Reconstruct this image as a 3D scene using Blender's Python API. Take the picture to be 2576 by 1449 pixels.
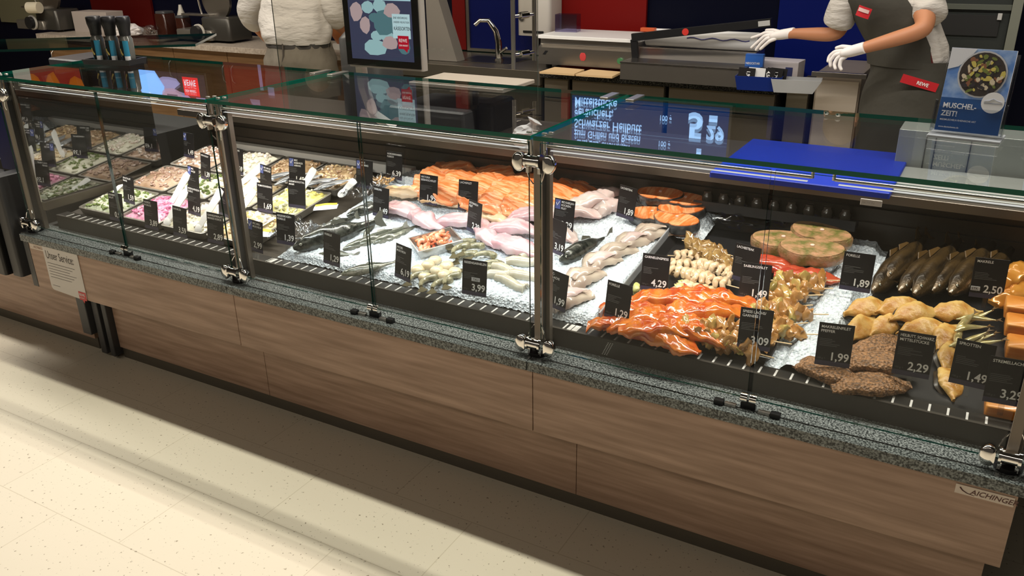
import bpy, math, random
from mathutils import Vector, Matrix, Euler, noise
random.seed(7)
for o in list(bpy.data.objects): bpy.data.objects.remove(o)
S = bpy.context.scene
C = S.collection
PI = math.pi
# ---------------------------------------------------------------- camera
YAW, PITCH, ROLL, FPX, CAMH = -0.524113348, 0.401165639, -0.0172493196, 2130.55583, 1.74
cy_, sy_, cp_, sp_, cr_, sr_ = math.cos(YAW), math.sin(YAW), math.cos(PITCH), math.sin(PITCH), math.cos(ROLL), math.sin(ROLL)
fwd = Vector((sy_*cp_, cy_*cp_, -sp_)); r0 = Vector((cy_, -sy_, 0)); u0 = r0.cross(fwd)
rgt = cr_*r0 + sr_*u0; upv = -sr_*r0 + cr_*u0
CAM = Vector((0, 0, CAMH))
cam = bpy.data.cameras.new('camera'); camo = bpy.data.objects.new('camera', cam); C.objects.link(camo)
m = Matrix((rgt, upv, -fwd)).transposed().to_4x4(); m.translation = CAM
camo.matrix_world = m
cam.sensor_width = 36; cam.lens = FPX/2576*36; cam.clip_start = .05; cam.clip_end = 60
S.camera = camo
# ---------------------------------------------------------------- world, exposure, large lights
S.view_settings.view_transform = 'Standard'; S.view_settings.look = 'None'
S.view_settings.gamma = 1; S.view_settings.use_curve_mapping = False
S.view_settings.exposure = 0.0
w = bpy.data.worlds.new('world'); S.world = w; w.use_nodes = True
w.node_tree.nodes['Background'].inputs[0].default_value = (1, .86, .7, 1)
w.node_tree.nodes['Background'].inputs[1].default_value = .05
def area(name, loc, size, energy, color, rot=(0, 0, 0), spread=PI):
    l = bpy.data.lights.new(name, 'AREA'); l.shape = 'RECTANGLE'; l.size, l.size_y = size
    l.energy = energy; l.color = color; l.spread = spread
    o = bpy.data.objects.new(name, l); C.objects.link(o); o.location = loc; o.rotation_euler = rot
    return o
WARM = (1, .84, .66); NEUT = (1, .93, .84); COOL = (.92, .97, 1)
KEY = area('ceiling_track_light', (-3.0, 2.78, 3.05), (10.0, .10), 300, (1, .93, .83), (math.radians(-12), 0, 0))
AISLE = area('aisle_track_light', (-3.6, 4.1, 3.05), (8.0, .25), 60, (1, .88, .72), (math.radians(12), 0, 0))
SHOP = area('shop_ceiling_light', (-2.5, -1.2, 3.1), (7, .5), 30, (1, .88, .74), (math.radians(25), 0, 0))

# ---------------------------------------------------------------- pixel rays (2576 x 1449 frame) -> world
def ray(px, py): return fwd*FPX + rgt*(px-1288) - upv*(py-724.5)
def W(px, py, y):
    d = ray(px, py); return CAM + d*(y/d.y)
def Zp(px, py, z):
    d = ray(px, py); return CAM + d*((z-CAMH)/d.z)
def deckz(y): return .612 + .15*(y-2.14)
def D(px, py, h=0.0):
    d = ray(px, py); t = (.612-.15*2.14+h-CAMH)/(d.z-.15*d.y); return CAM + d*t
DECK_TILT = math.atan(.15)

# ---------------------------------------------------------------- materials
MATS = {}
def mat(name, col, rough=.5, metal=0.0, spec=.5, col2=None, nscale=8, nstretch=(1, 1, 1), ndetail=3, lo=.35, hi=.65,
        bump=0.0, bscale=40, bstretch=(1, 1, 1), coat=0, sss=0, trans=0, emit=0, ior=1.45, alpha=1, voro=False, bvoro=False, bdist=.004):
    if name in MATS: return MATS[name]
    M = bpy.data.materials.new(name); M.use_nodes = True; nt = M.node_tree; N = nt.nodes; L = nt.links
    b = N['Principled BSDF']
    c4 = (*col, 1)
    b.inputs['Base Color'].default_value = c4
    b.inputs['Roughness'].default_value = rough; b.inputs['Metallic'].default_value = metal
    b.inputs['Specular IOR Level'].default_value = spec; b.inputs['IOR'].default_value = ior
    b.inputs['Coat Weight'].default_value = coat; b.inputs['Coat Roughness'].default_value = .08
    b.inputs['Transmission Weight'].default_value = trans; b.inputs['Alpha'].default_value = alpha
    if sss:
        b.inputs['Subsurface Weight'].default_value = sss; b.inputs['Subsurface Radius'].default_value = (.02, .01, .006)
        b.inputs['Subsurface Scale'].default_value = .4
    if emit:
        b.inputs['Emission Color'].default_value = c4; b.inputs['Emission Strength'].default_value = emit
    tc = N.new('ShaderNodeTexCoord')
    def mapped(st):
        mp = N.new('ShaderNodeMapping'); mp.inputs['Scale'].default_value = st
        L.new(tc.outputs['Object'], mp.inputs['Vector']); return mp.outputs['Vector']
    if col2 is not None:
        if voro:
            n = N.new('ShaderNodeTexVoronoi'); out = n.outputs['Distance']
        else:
            n = N.new('ShaderNodeTexNoise'); n.inputs['Detail'].default_value = ndetail; out = n.outputs['Fac']
        n.inputs['Scale'].default_value = nscale
        L.new(mapped(nstretch), n.inputs['Vector'])
        cr = N.new('ShaderNodeValToRGB'); cr.color_ramp.elements[0].position = lo; cr.color_ramp.elements[1].position = hi
        cr.color_ramp.elements[0].color = c4; cr.color_ramp.elements[1].color = (*col2, 1)
        L.new(out, cr.inputs[0]); L.new(cr.outputs[0], b.inputs['Base Color'])
        if emit: L.new(cr.outputs[0], b.inputs['Emission Color'])
    if bump:
        if bvoro:
            n = N.new('ShaderNodeTexVoronoi'); out = n.outputs['Distance']
        else:
            n = N.new('ShaderNodeTexNoise'); n.inputs['Detail'].default_value = 4; out = n.outputs['Fac']
        n.inputs['Scale'].default_value = bscale
        L.new(mapped(bstretch), n.inputs['Vector'])
        bp = N.new('ShaderNodeBump'); bp.inputs['Strength'].default_value = bump; bp.inputs['Distance'].default_value = bdist
        L.new(out, bp.inputs['Height']); L.new(bp.outputs[0], b.inputs['Normal'])
    MATS[name] = M
    return M
def emis(name, col, s=1.0):
    if name in MATS: return MATS[name]
    M = bpy.data.materials.new(name); M.use_nodes = True; nt = M.node_tree; N = nt.nodes
    N.remove(N['Principled BSDF']); e = N.new('ShaderNodeEmission'); e.inputs[0].default_value = (*col, 1); e.inputs[1].default_value = s
    nt.links.new(e.outputs[0], N['Material Output'].inputs[0]); MATS[name] = M; return M
def thin_glass(name, tint=(.975, .988, .98), boost=1.0, rough=0.0):
    # clear sheet: what passes straight through plus a Schlick mirror share, the same from both sides of a face
    M = bpy.data.materials.new(name); M.use_nodes = True; nt = M.node_tree; N = nt.nodes; L = nt.links
    N.remove(N['Principled BSDF'])
    g = N.new('ShaderNodeNewGeometry'); d = N.new('ShaderNodeVectorMath'); d.operation = 'DOT_PRODUCT'
    L.new(g.outputs['Normal'], d.inputs[0]); L.new(g.outputs['Incoming'], d.inputs[1])
    def mth(op, a, bval):
        n = N.new('ShaderNodeMath'); n.operation = op; n.use_clamp = op in ('SUBTRACT', 'ADD')
        for i, v in enumerate((a, bval)):
            if v is None: continue
            if isinstance(v, (int, float)): n.inputs[i].default_value = v
            else: L.new(v, n.inputs[i])
        return n.outputs[0]
    a = mth('ABSOLUTE', d.outputs['Value'], None)
    s = mth('SUBTRACT', 1.0, a); p = mth('POWER', s, 5.0); q = mth('MULTIPLY', p, .96*boost); f = mth('ADD', q, .04*boost)
    t = N.new('ShaderNodeBsdfTransparent'); t.inputs[0].default_value = (*tint, 1)
    gl = N.new('ShaderNodeBsdfGlossy'); gl.inputs['Roughness'].default_value = rough
    mx = N.new('ShaderNodeMixShader'); L.new(f, mx.inputs[0]); L.new(t.outputs[0], mx.inputs[1]); L.new(gl.outputs[0], mx.inputs[2])
    L.new(mx.outputs[0], N['Material Output'].inputs[0]); MATS[name] = M; return M
GLASS = thin_glass('sheet_glass'); FRONTG = thin_glass('front_pane_glass', boost=.42); CLEARP = thin_glass('clear_plastic', (.9, .91, .92), 1.3, .08)
FILM = thin_glass('cling_film', (.82, .84, .86), 3.0, .12)
ENDGLASS = thin_glass('end_glass', (.45, .46, .44), 7.0, .01)
GEDGE = mat('glass_edge_green', (.0, .022, .016), .10, spec=.8, coat=.6)
CHROME = mat('chrome', (.85, .83, .8), .07, 1.0)
STEEL = mat('brushed_steel', (.50, .47, .43), .32, 1.0, bump=.06, bscale=60, bstretch=(1, 30, 30))
POSTM = mat('satin_post_steel', (.30, .25, .20), .55, .3)
DSTEEL = mat('unlit_brushed_steel', (.045, .036, .027), .38, .4, bump=.05, bscale=60, bstretch=(1, 30, 30))  # steel darkened in its colour, as the back of the case lies unlit
BLACK = mat('black_plastic', (.012, .012, .013), .35)
MATTB = mat('matt_black', (.01, .01, .01), .7)
DGREY = mat('dark_grey_plastic', (.05, .05, .052), .4)
LGREY = mat('light_grey_plastic', (.45, .45, .44), .4)
RISER = mat('bronze_grey_liner', (.055, .048, .040), .42, .3)
LEDGE = mat('grille_black', (.03, .028, .026), .3, .3)
SLOT = mat('grille_slot_lit', (.75, .73, .7), .3, .2)  # pale colour stands in for light showing in the slots
WHITE = mat('white_plastic', (.8, .8, .79), .3)
RED = mat('red_panel', (.17, .005, .004), .4, spec=.2)
BLUEP = mat('blue_panel', (.002, .007, .10), .35, spec=.2)
BLUEB = mat('blue_board_plastic', (.008, .035, .42), .4)
NAVY = mat('navy_tile', (.0022, .003, .012), .35, spec=.15)
GRANITE = mat('speckled_granite', (.018, .022, .022), .28, col2=(.30, .33, .32), nscale=210, ndetail=4, lo=.40, hi=.66, bump=.05, bscale=300)
GRANITED = mat('dark_granite', (.012, .012, .011), .18, col2=(.10, .10, .09), nscale=160, lo=.5, hi=.75)
WOODF = mat('light_oak_laminate', (.29, .182, .125), .40, col2=(.50, .338, .25), nscale=3.2, nstretch=(1, 9, 16), ndetail=8, lo=.3, hi=.72, bump=.05, bscale=20, bstretch=(1, 12, 22))
WOODC = mat('cabinet_beech', (.13, .068, .027), .5, spec=.25, col2=(.18, .10, .045), nscale=3, nstretch=(1, 8, 14), ndetail=6)
TOPL = mat('grey_worktop', (.30, .25, .2), .35, col2=(.42, .36, .3), nscale=60)
SKIN = mat('skin', (.46, .20, .10), .5, sss=.1)
SHIRT = mat('white_shirt', (.52, .49, .45), .8, bump=.9, bscale=5, bstretch=(1.2, 1, 3.5), bdist=.03)
TROUS = mat('grey_khaki_cloth', (.15, .13, .10), .85, bump=.7, bscale=5, bstretch=(2, 1, 1), bdist=.03)
APRON = mat('grey_apron_cloth', (.042, .039, .030), .85, bump=.5, bscale=5, bdist=.03)
GLOVE = mat('white_glove', (.78, .74, .72), .6, sss=.1)
CARD = mat('card_black', (.012, .011, .012), .38, spec=.4)
CARDB = mat('card_foot_band', (.05, .045, .08), .35)
INK = mat('card_white_ink', (.85, .85, .83), .6)
INKG = mat('card_grey_ink', (.10, .10, .10), .6)
LOGOB = mat('label_blue', (.10, .13, .36), .5)
ICE = mat('crushed_ice', (.50, .57, .62), .22, col2=(.74, .79, .83), nscale=120, spec=.6, bump=.9, bscale=140, bvoro=True, coat=.3)

# ---------------------------------------------------------------- mesh builder
class MB:
    def __init__(s): s.v = []; s.f = []; s.m = []
    def face(s, idx, mi=0): s.f.append(tuple(idx)); s.m.append(mi)
    def add(s, verts, faces, mi=0):
        n = len(s.v); s.v += [Vector(p) for p in verts]
        for f in faces: s.face([i+n for i in f], mi)
        return s
    def box(s, c, size, rot=None, mi=0):
        hx, hy, hz = size[0]/2, size[1]/2, size[2]/2
        vs = [Vector((x, y, z)) for x in (-hx, hx) for y in (-hy, hy) for z in (-hz, hz)]
        if rot: R = Euler(rot).to_matrix(); vs = [R @ p for p in vs]
        vs = [p+Vector(c) for p in vs]
        return s.add(vs, [(0, 1, 3, 2), (4, 6, 7, 5), (0, 4, 5, 1), (2, 3, 7, 6), (0, 2, 6, 4), (1, 5, 7, 3)], mi)
    def bb(s, x0, x1, y0, y1, z0, z1, mi=0): return s.box(((x0+x1)/2, (y0+y1)/2, (z0+z1)/2), (x1-x0, y1-y0, z1-z0), None, mi)
    def rbox(s, x0, x1, y0, y1, z0, z1, r=.004, mi=0, axis='z', seg=4):
        # box with rounded vertical corners and a small top chamfer
        def outline(i):
            pts = []
            for cx, cy, a0 in ((x1-r, y1-r, 0), (x0+r, y1-r, 90), (x0+r, y0+r, 180), (x1-r, y0+r, 270)):
                for k in range(seg+1):
                    a = math.radians(a0+90*k/seg); pts.append((cx+(r-i)*math.cos(a), cy+(r-i)*math.sin(a)))
            return pts
        c = min(r*.4, (z1-z0)*.3)
        rings = [[(*p, z0) for p in outline(0)], [(*p, z1-c) for p in outline(0)], [(*p, z1) for p in outline(c)]]
        return s.rings(rings, True, True, mi)
    def rings(s, rings, cap0=True, cap1=True, mi=0, closed=True):
        n = len(s.v); k = len(rings[0])
        for r in rings: s.v += [Vector(p) for p in r]
        for i in range(len(rings)-1):
            for j in range(k if closed else k-1):
                a = n+i*k+j; b = n+i*k+(j+1) % k
                s.face((a, b, b+k, a+k), mi)
        if cap0: s.face([n+j for j in range(k)][::-1], mi)
        if cap1: s.face([n+(len(rings)-1)*k+j for j in range(k)], mi)
        return s
    def tube(s, pts, radii, n=10, mi=0, flat=1.0):
        pts = [Vector(p) for p in pts]; rr = []
        if isinstance(radii, (int, float)): radii = [radii]*len(pts)
        prev = None
        for i, p in enumerate(pts):
            t = (pts[min(i+1, len(pts)-1)]-pts[max(i-1, 0)]).normalized()
            if prev is None: a = t.orthogonal().normalized()
            else:
                a = prev - t*prev.dot(t)
                a = a.normalized() if a.length > 1e-6 else t.orthogonal().normalized()
            prev = a; b = t.cross(a)
            rr.append([p+radii[i]*(math.cos(q)*a+flat*math.sin(q)*b) for q in [2*PI*j/n for j in range(n)]])
        return s.rings(rr, True, True, mi)
    def cyl(s, a, b, r, r2=None, n=16, mi=0): return s.tube([a, b], [r, r if r2 is None else r2], n, mi)
    def ell(s, c, rad, n=8, m_=6, rot=None, mi=0, jit=0, nz=0):
        sd = random.random()*50 if nz else 0
        R = Euler(rot).to_matrix() if rot else Matrix.Identity(3)
        rings = []
        for i in range(1, m_):
            th = PI*i/m_
            rings.append([Vector(c)+R @ Vector((rad[0]*math.sin(th)*math.cos(q), rad[1]*math.sin(th)*math.sin(q), -rad[2]*math.cos(th)))*((1+random.uniform(-jit, jit)) if not nz else 1+nz*(noise.noise(Vector((math.sin(th)*math.cos(q)*1.6+sd, math.sin(th)*math.sin(q)*1.6, math.cos(th)*1.6)))*1.6)) for q in [2*PI*j/n for j in range(n)]])
        return s.rings(rings, True, True, mi)
    def lathe(s, prof, n=20, mi=0, c=(0, 0, 0)):
        return s.rings([[(c[0]+r*math.cos(2*PI*j/n), c[1]+r*math.sin(2*PI*j/n), c[2]+z) for j in range(n)] for r, z in prof], True, True, mi)
    def poly(s, pts, mi=0): return s.add(pts, [tuple(range(len(pts)))], mi)
    def prism(s, pts, d, mi=0):
        # pts: closed planar outline (3d), d: extrusion vector
        d = Vector(d); return s.rings([pts, [Vector(p)+d for p in pts]], True, True, mi)
    def mesh(s, me, M, mi=0):
        return s.add([M @ v.co for v in me.vertices], [tuple(p.vertices) for p in me.polygons], mi)
    def xf(s, M):
        s.v = [M @ p for p in s.v]; return s
    def build(s, name, mats, parent=None, smooth=False, loc=None):
        me = bpy.data.meshes.new(name); me.from_pydata([tuple(p) for p in s.v], [], s.f)
        if not isinstance(mats, (list, tuple)): mats = [mats]
        for q in mats: me.materials.append(q)
        me.polygons.foreach_set('material_index', s.m)
        me.update()
        if smooth:
            me.polygons.foreach_set('use_smooth', [True]*len(me.polygons))
            try: me.set_sharp_from_angle(angle=math.radians(50))
            except Exception: pass
        o = bpy.data.objects.new(name, me); C.objects.link(o)
        if parent: o.parent = parent
        if loc: o.location = loc
        return o
def tag(o, label=None, cat=None, group=None, kind=None):
    if label: o['label'] = label
    if cat: o['category'] = cat
    if group: o['group'] = group
    if kind: o['kind'] = kind
    return o
def thing(name, label, cat, loc=(0, 0, 0), rot=(0, 0, 0), group=None):
    o = bpy.data.objects.new(name, None); C.objects.link(o); o.location = loc; o.rotation_euler = rot; o.empty_display_size = .05
    return tag(o, label, cat, group)
def struct(o): o['kind'] = 'structure'; return o
def dup(root, loc, rot=(0, 0, 0), label=None, scale=None):
    r = root.copy(); C.objects.link(r); r.location = loc; r.rotation_euler = rot
    if scale: r.scale = scale
    if label: r['label'] = label
    for ch in list(root.children):
        c = ch.copy(); C.objects.link(c); c.parent = r
        for g in list(ch.children):
            d = g.copy(); C.objects.link(d); d.parent = c
    return r
ORD = ['first', 'second', 'third', 'fourth', 'fifth', 'sixth', 'seventh', 'eighth', 'ninth', 'tenth', 'eleventh', 'twelfth', 'thirteenth', 'fourteenth']
def ordn(i, n, side='left'):
    if i == 0: return side+'most'
    if i == n-1: return ('right' if side == 'left' else 'front' if side == 'back' else 'left')+'most'
    return ORD[i]+' from '+('the '+side)
_tc = {}
def textmesh(t, size, bold=0.0, cond=1.0, shear=0):
    k = (t, round(size, 4), bold, cond, shear)
    if k in _tc: return _tc[k]
    cu = bpy.data.curves.new('text', 'FONT'); cu.body = t; cu.size = size; cu.offset = bold*size; cu.resolution_u = 3; cu.shear = shear
    o = bpy.data.objects.new('text', cu); C.objects.link(o)
    dg = bpy.context.evaluated_depsgraph_get(); dg.update()
    me = bpy.data.meshes.new_from_object(o.evaluated_get(dg))
    bpy.data.objects.remove(o); bpy.data.curves.remove(cu)
    for v in me.vertices: v.co.x *= cond
    _tc[k] = me; return me
def twidth(me): return max((v.co.x for v in me.vertices), default=0)
def loft(mb, L, wf, hf, n=14, k=12, bend=0.0, arch=0.0, flat_bottom=.35, jit=0.0, seed=0, mi=0, zoff=0.0, sq=1.0, nf=25):
    # lofted soft body along local x; width profile wf(t), height profile hf(t); sits on z=0
    rings = []
    for i in range(n+1):
        t = i/n; x = (t-.5)*L; wd = max(wf(t), 1e-4); h = max(hf(t), 1e-4)
        cy = bend*(4*t*(1-t)); cz = arch*(4*t*(1-t))
        r = []
        for j in range(k):
            q = 2*PI*j/k; c, s_ = math.cos(q), math.sin(q); s_ = math.copysign(abs(s_)**sq, s_)
            z = h*(s_ if s_ > 0 else s_*flat_bottom)
            p = Vector((x, cy+wd*c, cz+z+h*flat_bottom))
            if jit: p += Vector((0, 1, 1))*jit*(noise.noise(Vector((x*nf+seed, wd*c*nf*1.2, z*30+seed*3)))+.6*noise.noise(Vector((x*nf*3+seed, wd*c*nf*3, seed))))
            r.append((p.x, p.y, p.z+zoff))
        rings.append(r)
    return mb.rings(rings, True, True, mi)
def prof(*pts):
    # piecewise smooth interpolation of (t, value)
    def f(t):
        for (a, va), (b, vb) in zip(pts, pts[1:]):
            if t <= b:
                u = (t-a)/(b-a) if b > a else 0; u = u*u*(3-2*u); return va+(vb-va)*u
        return pts[-1][1]
    return f
exec_parts = []
# ================================================================ room shell
FLOORM = mat('cream_speckled_vinyl', (.74, .67, .53), .45, spec=.35)
def floor_nodes():
    nt = FLOORM.node_tree; N = nt.nodes; L = nt.links; b = N['Principled BSDF']
    tc = N.new('ShaderNodeTexCoord')
    n = N.new('ShaderNodeTexNoise'); n.inputs['Scale'].default_value = 85; n.inputs['Detail'].default_value = 2
    L.new(tc.outputs['Object'], n.inputs['Vector'])
    cr = N.new('ShaderNodeValToRGB'); e = cr.color_ramp.elements
    e[0].position = .27; e[0].color = (.30, .25, .17, 1); e[1].position = .34; e[1].color = (.74, .67, .53, 1)
    L.new(n.outputs['Fac'], cr.inputs[0])
    br = N.new('ShaderNodeTexBrick'); br.inputs['Color1'].default_value = (1, 1, 1, 1); br.inputs['Color2'].default_value = (.97, .97, .97, 1)
    br.inputs['Mortar'].default_value = (.80, .78, .74, 1); br.inputs['Scale'].default_value = 1; br.inputs['Mortar Size'].default_value = .0016
    br.inputs['Brick Width'].default_value = .61; br.inputs['Row Height'].default_value = .305
    mp = N.new('ShaderNodeMapping'); mp.inputs['Rotation'].default_value = (0, 0, 0); L.new(tc.outputs['Object'], mp.inputs['Vector']); L.new(mp.outputs[0], br.inputs['Vector'])
    mx = N.new('ShaderNodeMixRGB'); mx.blend_type = 'MULTIPLY'; mx.inputs[0].default_value = 1
    L.new(cr.outputs[0], mx.inputs[1]); L.new(br.outputs[0], mx.inputs[2]); L.new(mx.outputs[0], b.inputs['Base Color'])
floor_nodes()
struct(MB().bb(-11, 3.2, -3, 6.0, -.05, 0).build('floor', FLOORM))
struct(MB().bb(-11, 3.2, -3, 6.0, 3.3, 3.35).build('ceiling', mat('ceiling_dark', (.03, .028, .026), .8)))
struct(MB().bb(-11, 3.2, 5.6, 5.7, 0, 3.3).build('wall_back', NAVY))
struct(MB().bb(-11.1, -11, -3, 5.6, 0, 3.3).build('wall_left', mat('wall_brown', (.10, .075, .05), .8)))
struct(MB().bb(3.2, 3.3, -3, 5.6, 0, 3.3).build('wall_right', mat('wall_dark', (.02, .02, .018), .8)))
def wallpanel(px0, px1, m_, label, z0=.9, z1=2.0, y=5.585):
    a, b = W(px0, 30, y).x, W(px1, 30, y).x
    o = MB().bb(a, b, y-.012, y+.012, z0, z1).build('wall_panel', m_); tag(o, label, 'wall panel'); return o
wallpanel(1415, 1627, RED, 'plain red wall panel behind the steel heat sealer')
wallpanel(1140, 1172, RED, 'narrow red wall panel strip left of the steel framed blue pane')
wallpanel(1960, 2200, BLUEP, 'bright blue wall panel behind the leaning shop worker', z0=.25)
wallpanel(235, 385, mat('red_panel_dark', (.07, .003, .002), .5, spec=.2), 'dark red wall panel far left above the oak cabinets')
wallpanel(0, 150, mat('olive_panel', (.16, .15, .09), .5), 'dull olive panel at the far left back corner')

# ---------------------------------------------------------------- menu screens on the back wall (seen mirrored in the glass shelves)
def screen(px0, px1, z0, z1, label, bg, paint, y=5.45, strength=1.0):
    x0, x1 = W(px0, 250, y).x, W(px1, 250, y).x
    t = thing('menu_screen', label, 'screen', ((x0+x1)/2, y, z0))
    wd = x1-x0; h = z1-z0
    MB().rbox(-wd/2-.02, wd/2+.02, 0, .07, -.02, h+.02, .01).build('housing', BLACK, t)
    o = MB().bb(-wd/2, wd/2, -.004, 0, 0, h).build('display', bg, t)
    paint(t, wd, h)
    return t
def onface(mb, t, size, x, z, y=-.0065, bold=.02, cond=1.0, mi=0, shear=0):
    me = textmesh(t, size, bold, cond, shear)
    mb.mesh(me, Matrix.Translation((x, y, z)) @ Matrix.Rotation(PI/2, 4, 'X'), mi); return twidth(me)
def blob2d(mb, cx, cz, rx, rz, y=-.006, n=9, jit=.15, mi=0, rot=0):
    pts = []
    for k in range(n):
        a = 2*PI*k/n; j = 1+random.uniform(-jit, jit); px, pz = rx*math.cos(a)*j, rz*math.sin(a)*j
        pts.append((cx+px*math.cos(rot)-pz*math.sin(rot), y, cz+px*math.sin(rot)+pz*math.cos(rot)))
    mb.poly(pts[::-1], mi)
def paint_blue(t, wd, h):
    ink = emis('screen_ice_blue', (.34, .60, 1.0), 2.6)
    for s_, z in (('Mittelstücke', .012), ('geräuchert,', .088), ('Schwarzer Heilbutt', .165), ('zum Grillen und Braten', .243), ('ganz, ausgenommen', .312)):
        mb = MB(); onface(mb, s_, .088 if z < .2 else .072, -wd/2+.02, z, cond=.74); mb.build('product_text', ink, t)
    for z in (.085, .26):
        mb = MB(); onface(mb, '100 g', .05, wd*.08, z, cond=.8); mb.build('unit_text', ink, t)
    mb = MB(); onface(mb, '5', .225, wd*.26, .055, bold=.04, cond=.95); mb.build('price_text', ink, t)
    mb = MB(); onface(mb, '29', .125, wd*.375, .128, bold=.04, cond=.95); mb.build('price_text', ink, t)
    MB().bb(wd*.385, wd*.435, -.007, -.006, .055, .098).build('price_dash', ink, t)
    mb = MB(); onface(mb, '1', .26, wd*.29, .29, bold=.03, cond=.82); mb.build('price_text', ink, t)
    mb = MB(); onface(mb, '99', .15, wd*.375, .38, bold=.03, cond=.85); mb.build('price_text', ink, t)
    MB().bb(-wd/2, wd/2, -.0066, -.0058, .226, .232).build('divider_line', emis('screen_line', (.12, .25, .5), 1), t)
    MB().bb(-wd/2, wd/2, -.0066, -.0058, .50, .506).build('divider_line', MATS['screen_line'], t)
def paint_cheese(t, wd, h):
    a, b, c, d = MB(), MB(), MB(), MB()
    random.seed(11)
    b.poly([(-wd*.49, -.007, .22), (-wd*.30, -.007, .30), (-wd*.08, -.007, .24), (-wd*.04, -.007, .14), (-wd*.14, -.007, .0), (-wd*.38, -.007, -.0), (-wd*.46, -.007, .08)])
    blob2d(c, wd*.05, .22, wd*.14, .075, y=-.008, n=14, jit=.06); blob2d(a, wd*.02, .10, wd*.15, .07, y=-.0065, jit=.2)
    for i, (x, z) in enumerate(((-.3, .35), (-.12, .33), (.05, .34), (.22, .30), (.33, .35), (.42, .26), (.2, .22), (-.42, .30))): blob2d(a, x*wd, z, wd*.10, .05, y=-.0066-.0001*i, n=6, jit=.3)
    d.bb(wd*.22, wd*.42, -.009, -.008, .03, .20)
    MB().bb(-wd*.02, wd*.12, -.0086, -.0084, .205, .22).build('cut_mark', emis('pic_cut', (.10, .08, .14), 1), t)
    a.build('cheese_pieces', emis('pic_lilac', (.42, .40, .72), 1.3), t); b.build('cheese_wedge', emis('pic_paleblue', (.22, .48, 1.0), 2.2), t)
    c.build('cheese_rounds', emis('pic_pink', (.60, .40, .55), 1.3), t); d.build('logo_field', emis('pic_red', (.85, .02, .03), 1.8), t)
    for s_, z_, sz in (('REWE', .055, .075), ('DEIN MARKT', .145, .032)):
        e = MB(); onface(e, s_, sz, wd*.235, z_, y=-.0095, cond=.8); e.build('logo_text', emis('pic_white', (.8, .8, .9), 1.8), t)
def paint_red(t, wd, h):
    mb = MB(); onface(mb, '2', .3, -wd*.12, .33, bold=.03, cond=.8); onface(mb, '1', .3, wd*.02, .02, bold=.03, cond=.8)
    mb.bb(wd*.2, wd*.3, -.007, -.006, .2, .27)
    mb.build('price_text', emis('screen_dim_lilac', (.42, .25, .42), .8), t)
def paint_orange(t, wd, h):
    a, b = MB(), MB()
    for i in range(8): blob2d(a, -wd*.2+i*wd*.1, .2+.13*(i % 3), wd*.12, .12, jit=.3)
    b.poly([(-wd/2, -.008, 0), (-wd*.22, -.008, 0), (-wd*.3, -.008, h), (-wd/2, -.008, h)])
    a.build('meat_picture', emis('pic_orange', (.42, .11, .01), 1), t); b.build('white_margin', emis('pic_cream', (.42, .35, .28), 1), t)
screen(1440, 1838, 1.80, 2.62, 'blue price screen on back wall listing Schwarzer Heilbutt at 5,29', emis('screen_blue', (.008, .045, .20), 1.0), paint_blue)
screen(340, 522, 1.90, 2.9, 'picture screen on back wall showing cheese pieces', emis('screen_brown', (.045, .035, .05), 1), paint_cheese)
screen(575, 725, 1.75, 2.75, 'dark red price screen on back wall, left of the worker in white', emis('screen_darkred', (.16, .008, .008), 1), paint_red)
screen(50, 215, 1.95, 2.95, 'orange picture screen on the far left of the back wall', emis('screen_red', (.22, .02, .012), 1), paint_orange)

# ================================================================ display counter
PX = [-3.578, -2.328, -1.078, .172]           # glass posts, one per 1.25 m module
XL, XR = -3.56, .215
counter = thing('refrigerated_counter', 'long refrigerated fish counter with oak front and speckled granite sill', 'display counter', (-1.7, 2.5, 0))
OFF = Vector((1.7, -2.5, 0))
def cpart(name, mb, m_, smooth=False, parent=None):
    mb.xf(Matrix.Translation(OFF)); return mb.build(name, m_, parent or counter, smooth)
# oak panels, upper row
xs = [XL-.018, PX[1], PX[2]+.003, XR-.011-.0]
xs = [-3.578, -2.328, -1.074, .204]
for a, b in zip(xs, xs[1:]): cpart('front_panel', MB().rbox(a+.0012, b-.0012, 1.972, 1.99, .305, .52, .0015), WOODF)
lx = [-5.9, -4.6, -3.375], [-3.204, -2.3, -.96, .178]
for seg in lx:
    for a, b in zip(seg, seg[1:]):
        if b > -3.3: cpart('lower_panel', MB().rbox(a+.001, b-.001, 2.05, 2.07, .056, .34, .001), WOODF)
PLINTH = mat('plinth_grey', (.13, .115, .09), .45, .3)
cpart('plinth', MB().bb(-3.204, .178, 2.062, 2.08, 0, .056), PLINTH)
# granite in three lengths with hairline joints
for a, b in ((-3.60, -2.34), (-2.338, -1.086), (-1.084, .225)):
    cpart('granite_sill', MB().rbox(a, b, 1.955, 2.10, .523, .553, .002), GRANITE)
cpart('side_cheek', MB().bb(-3.62, -3.585, 1.975, 2.9, .30, .552), DGREY)
cpart('carcass', MB().bb(-3.58, .205, 2.0, 3.0, .30, .522).bb(-3.2, .17, 2.08, 3.35, .0, .33).bb(-3.2, .17, 3.0, 3.35, .3, .88), MATTB)
cpart('liner_front', MB().bb(-3.52, .6, 2.09, 2.10, .55, .613), RISER)
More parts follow.
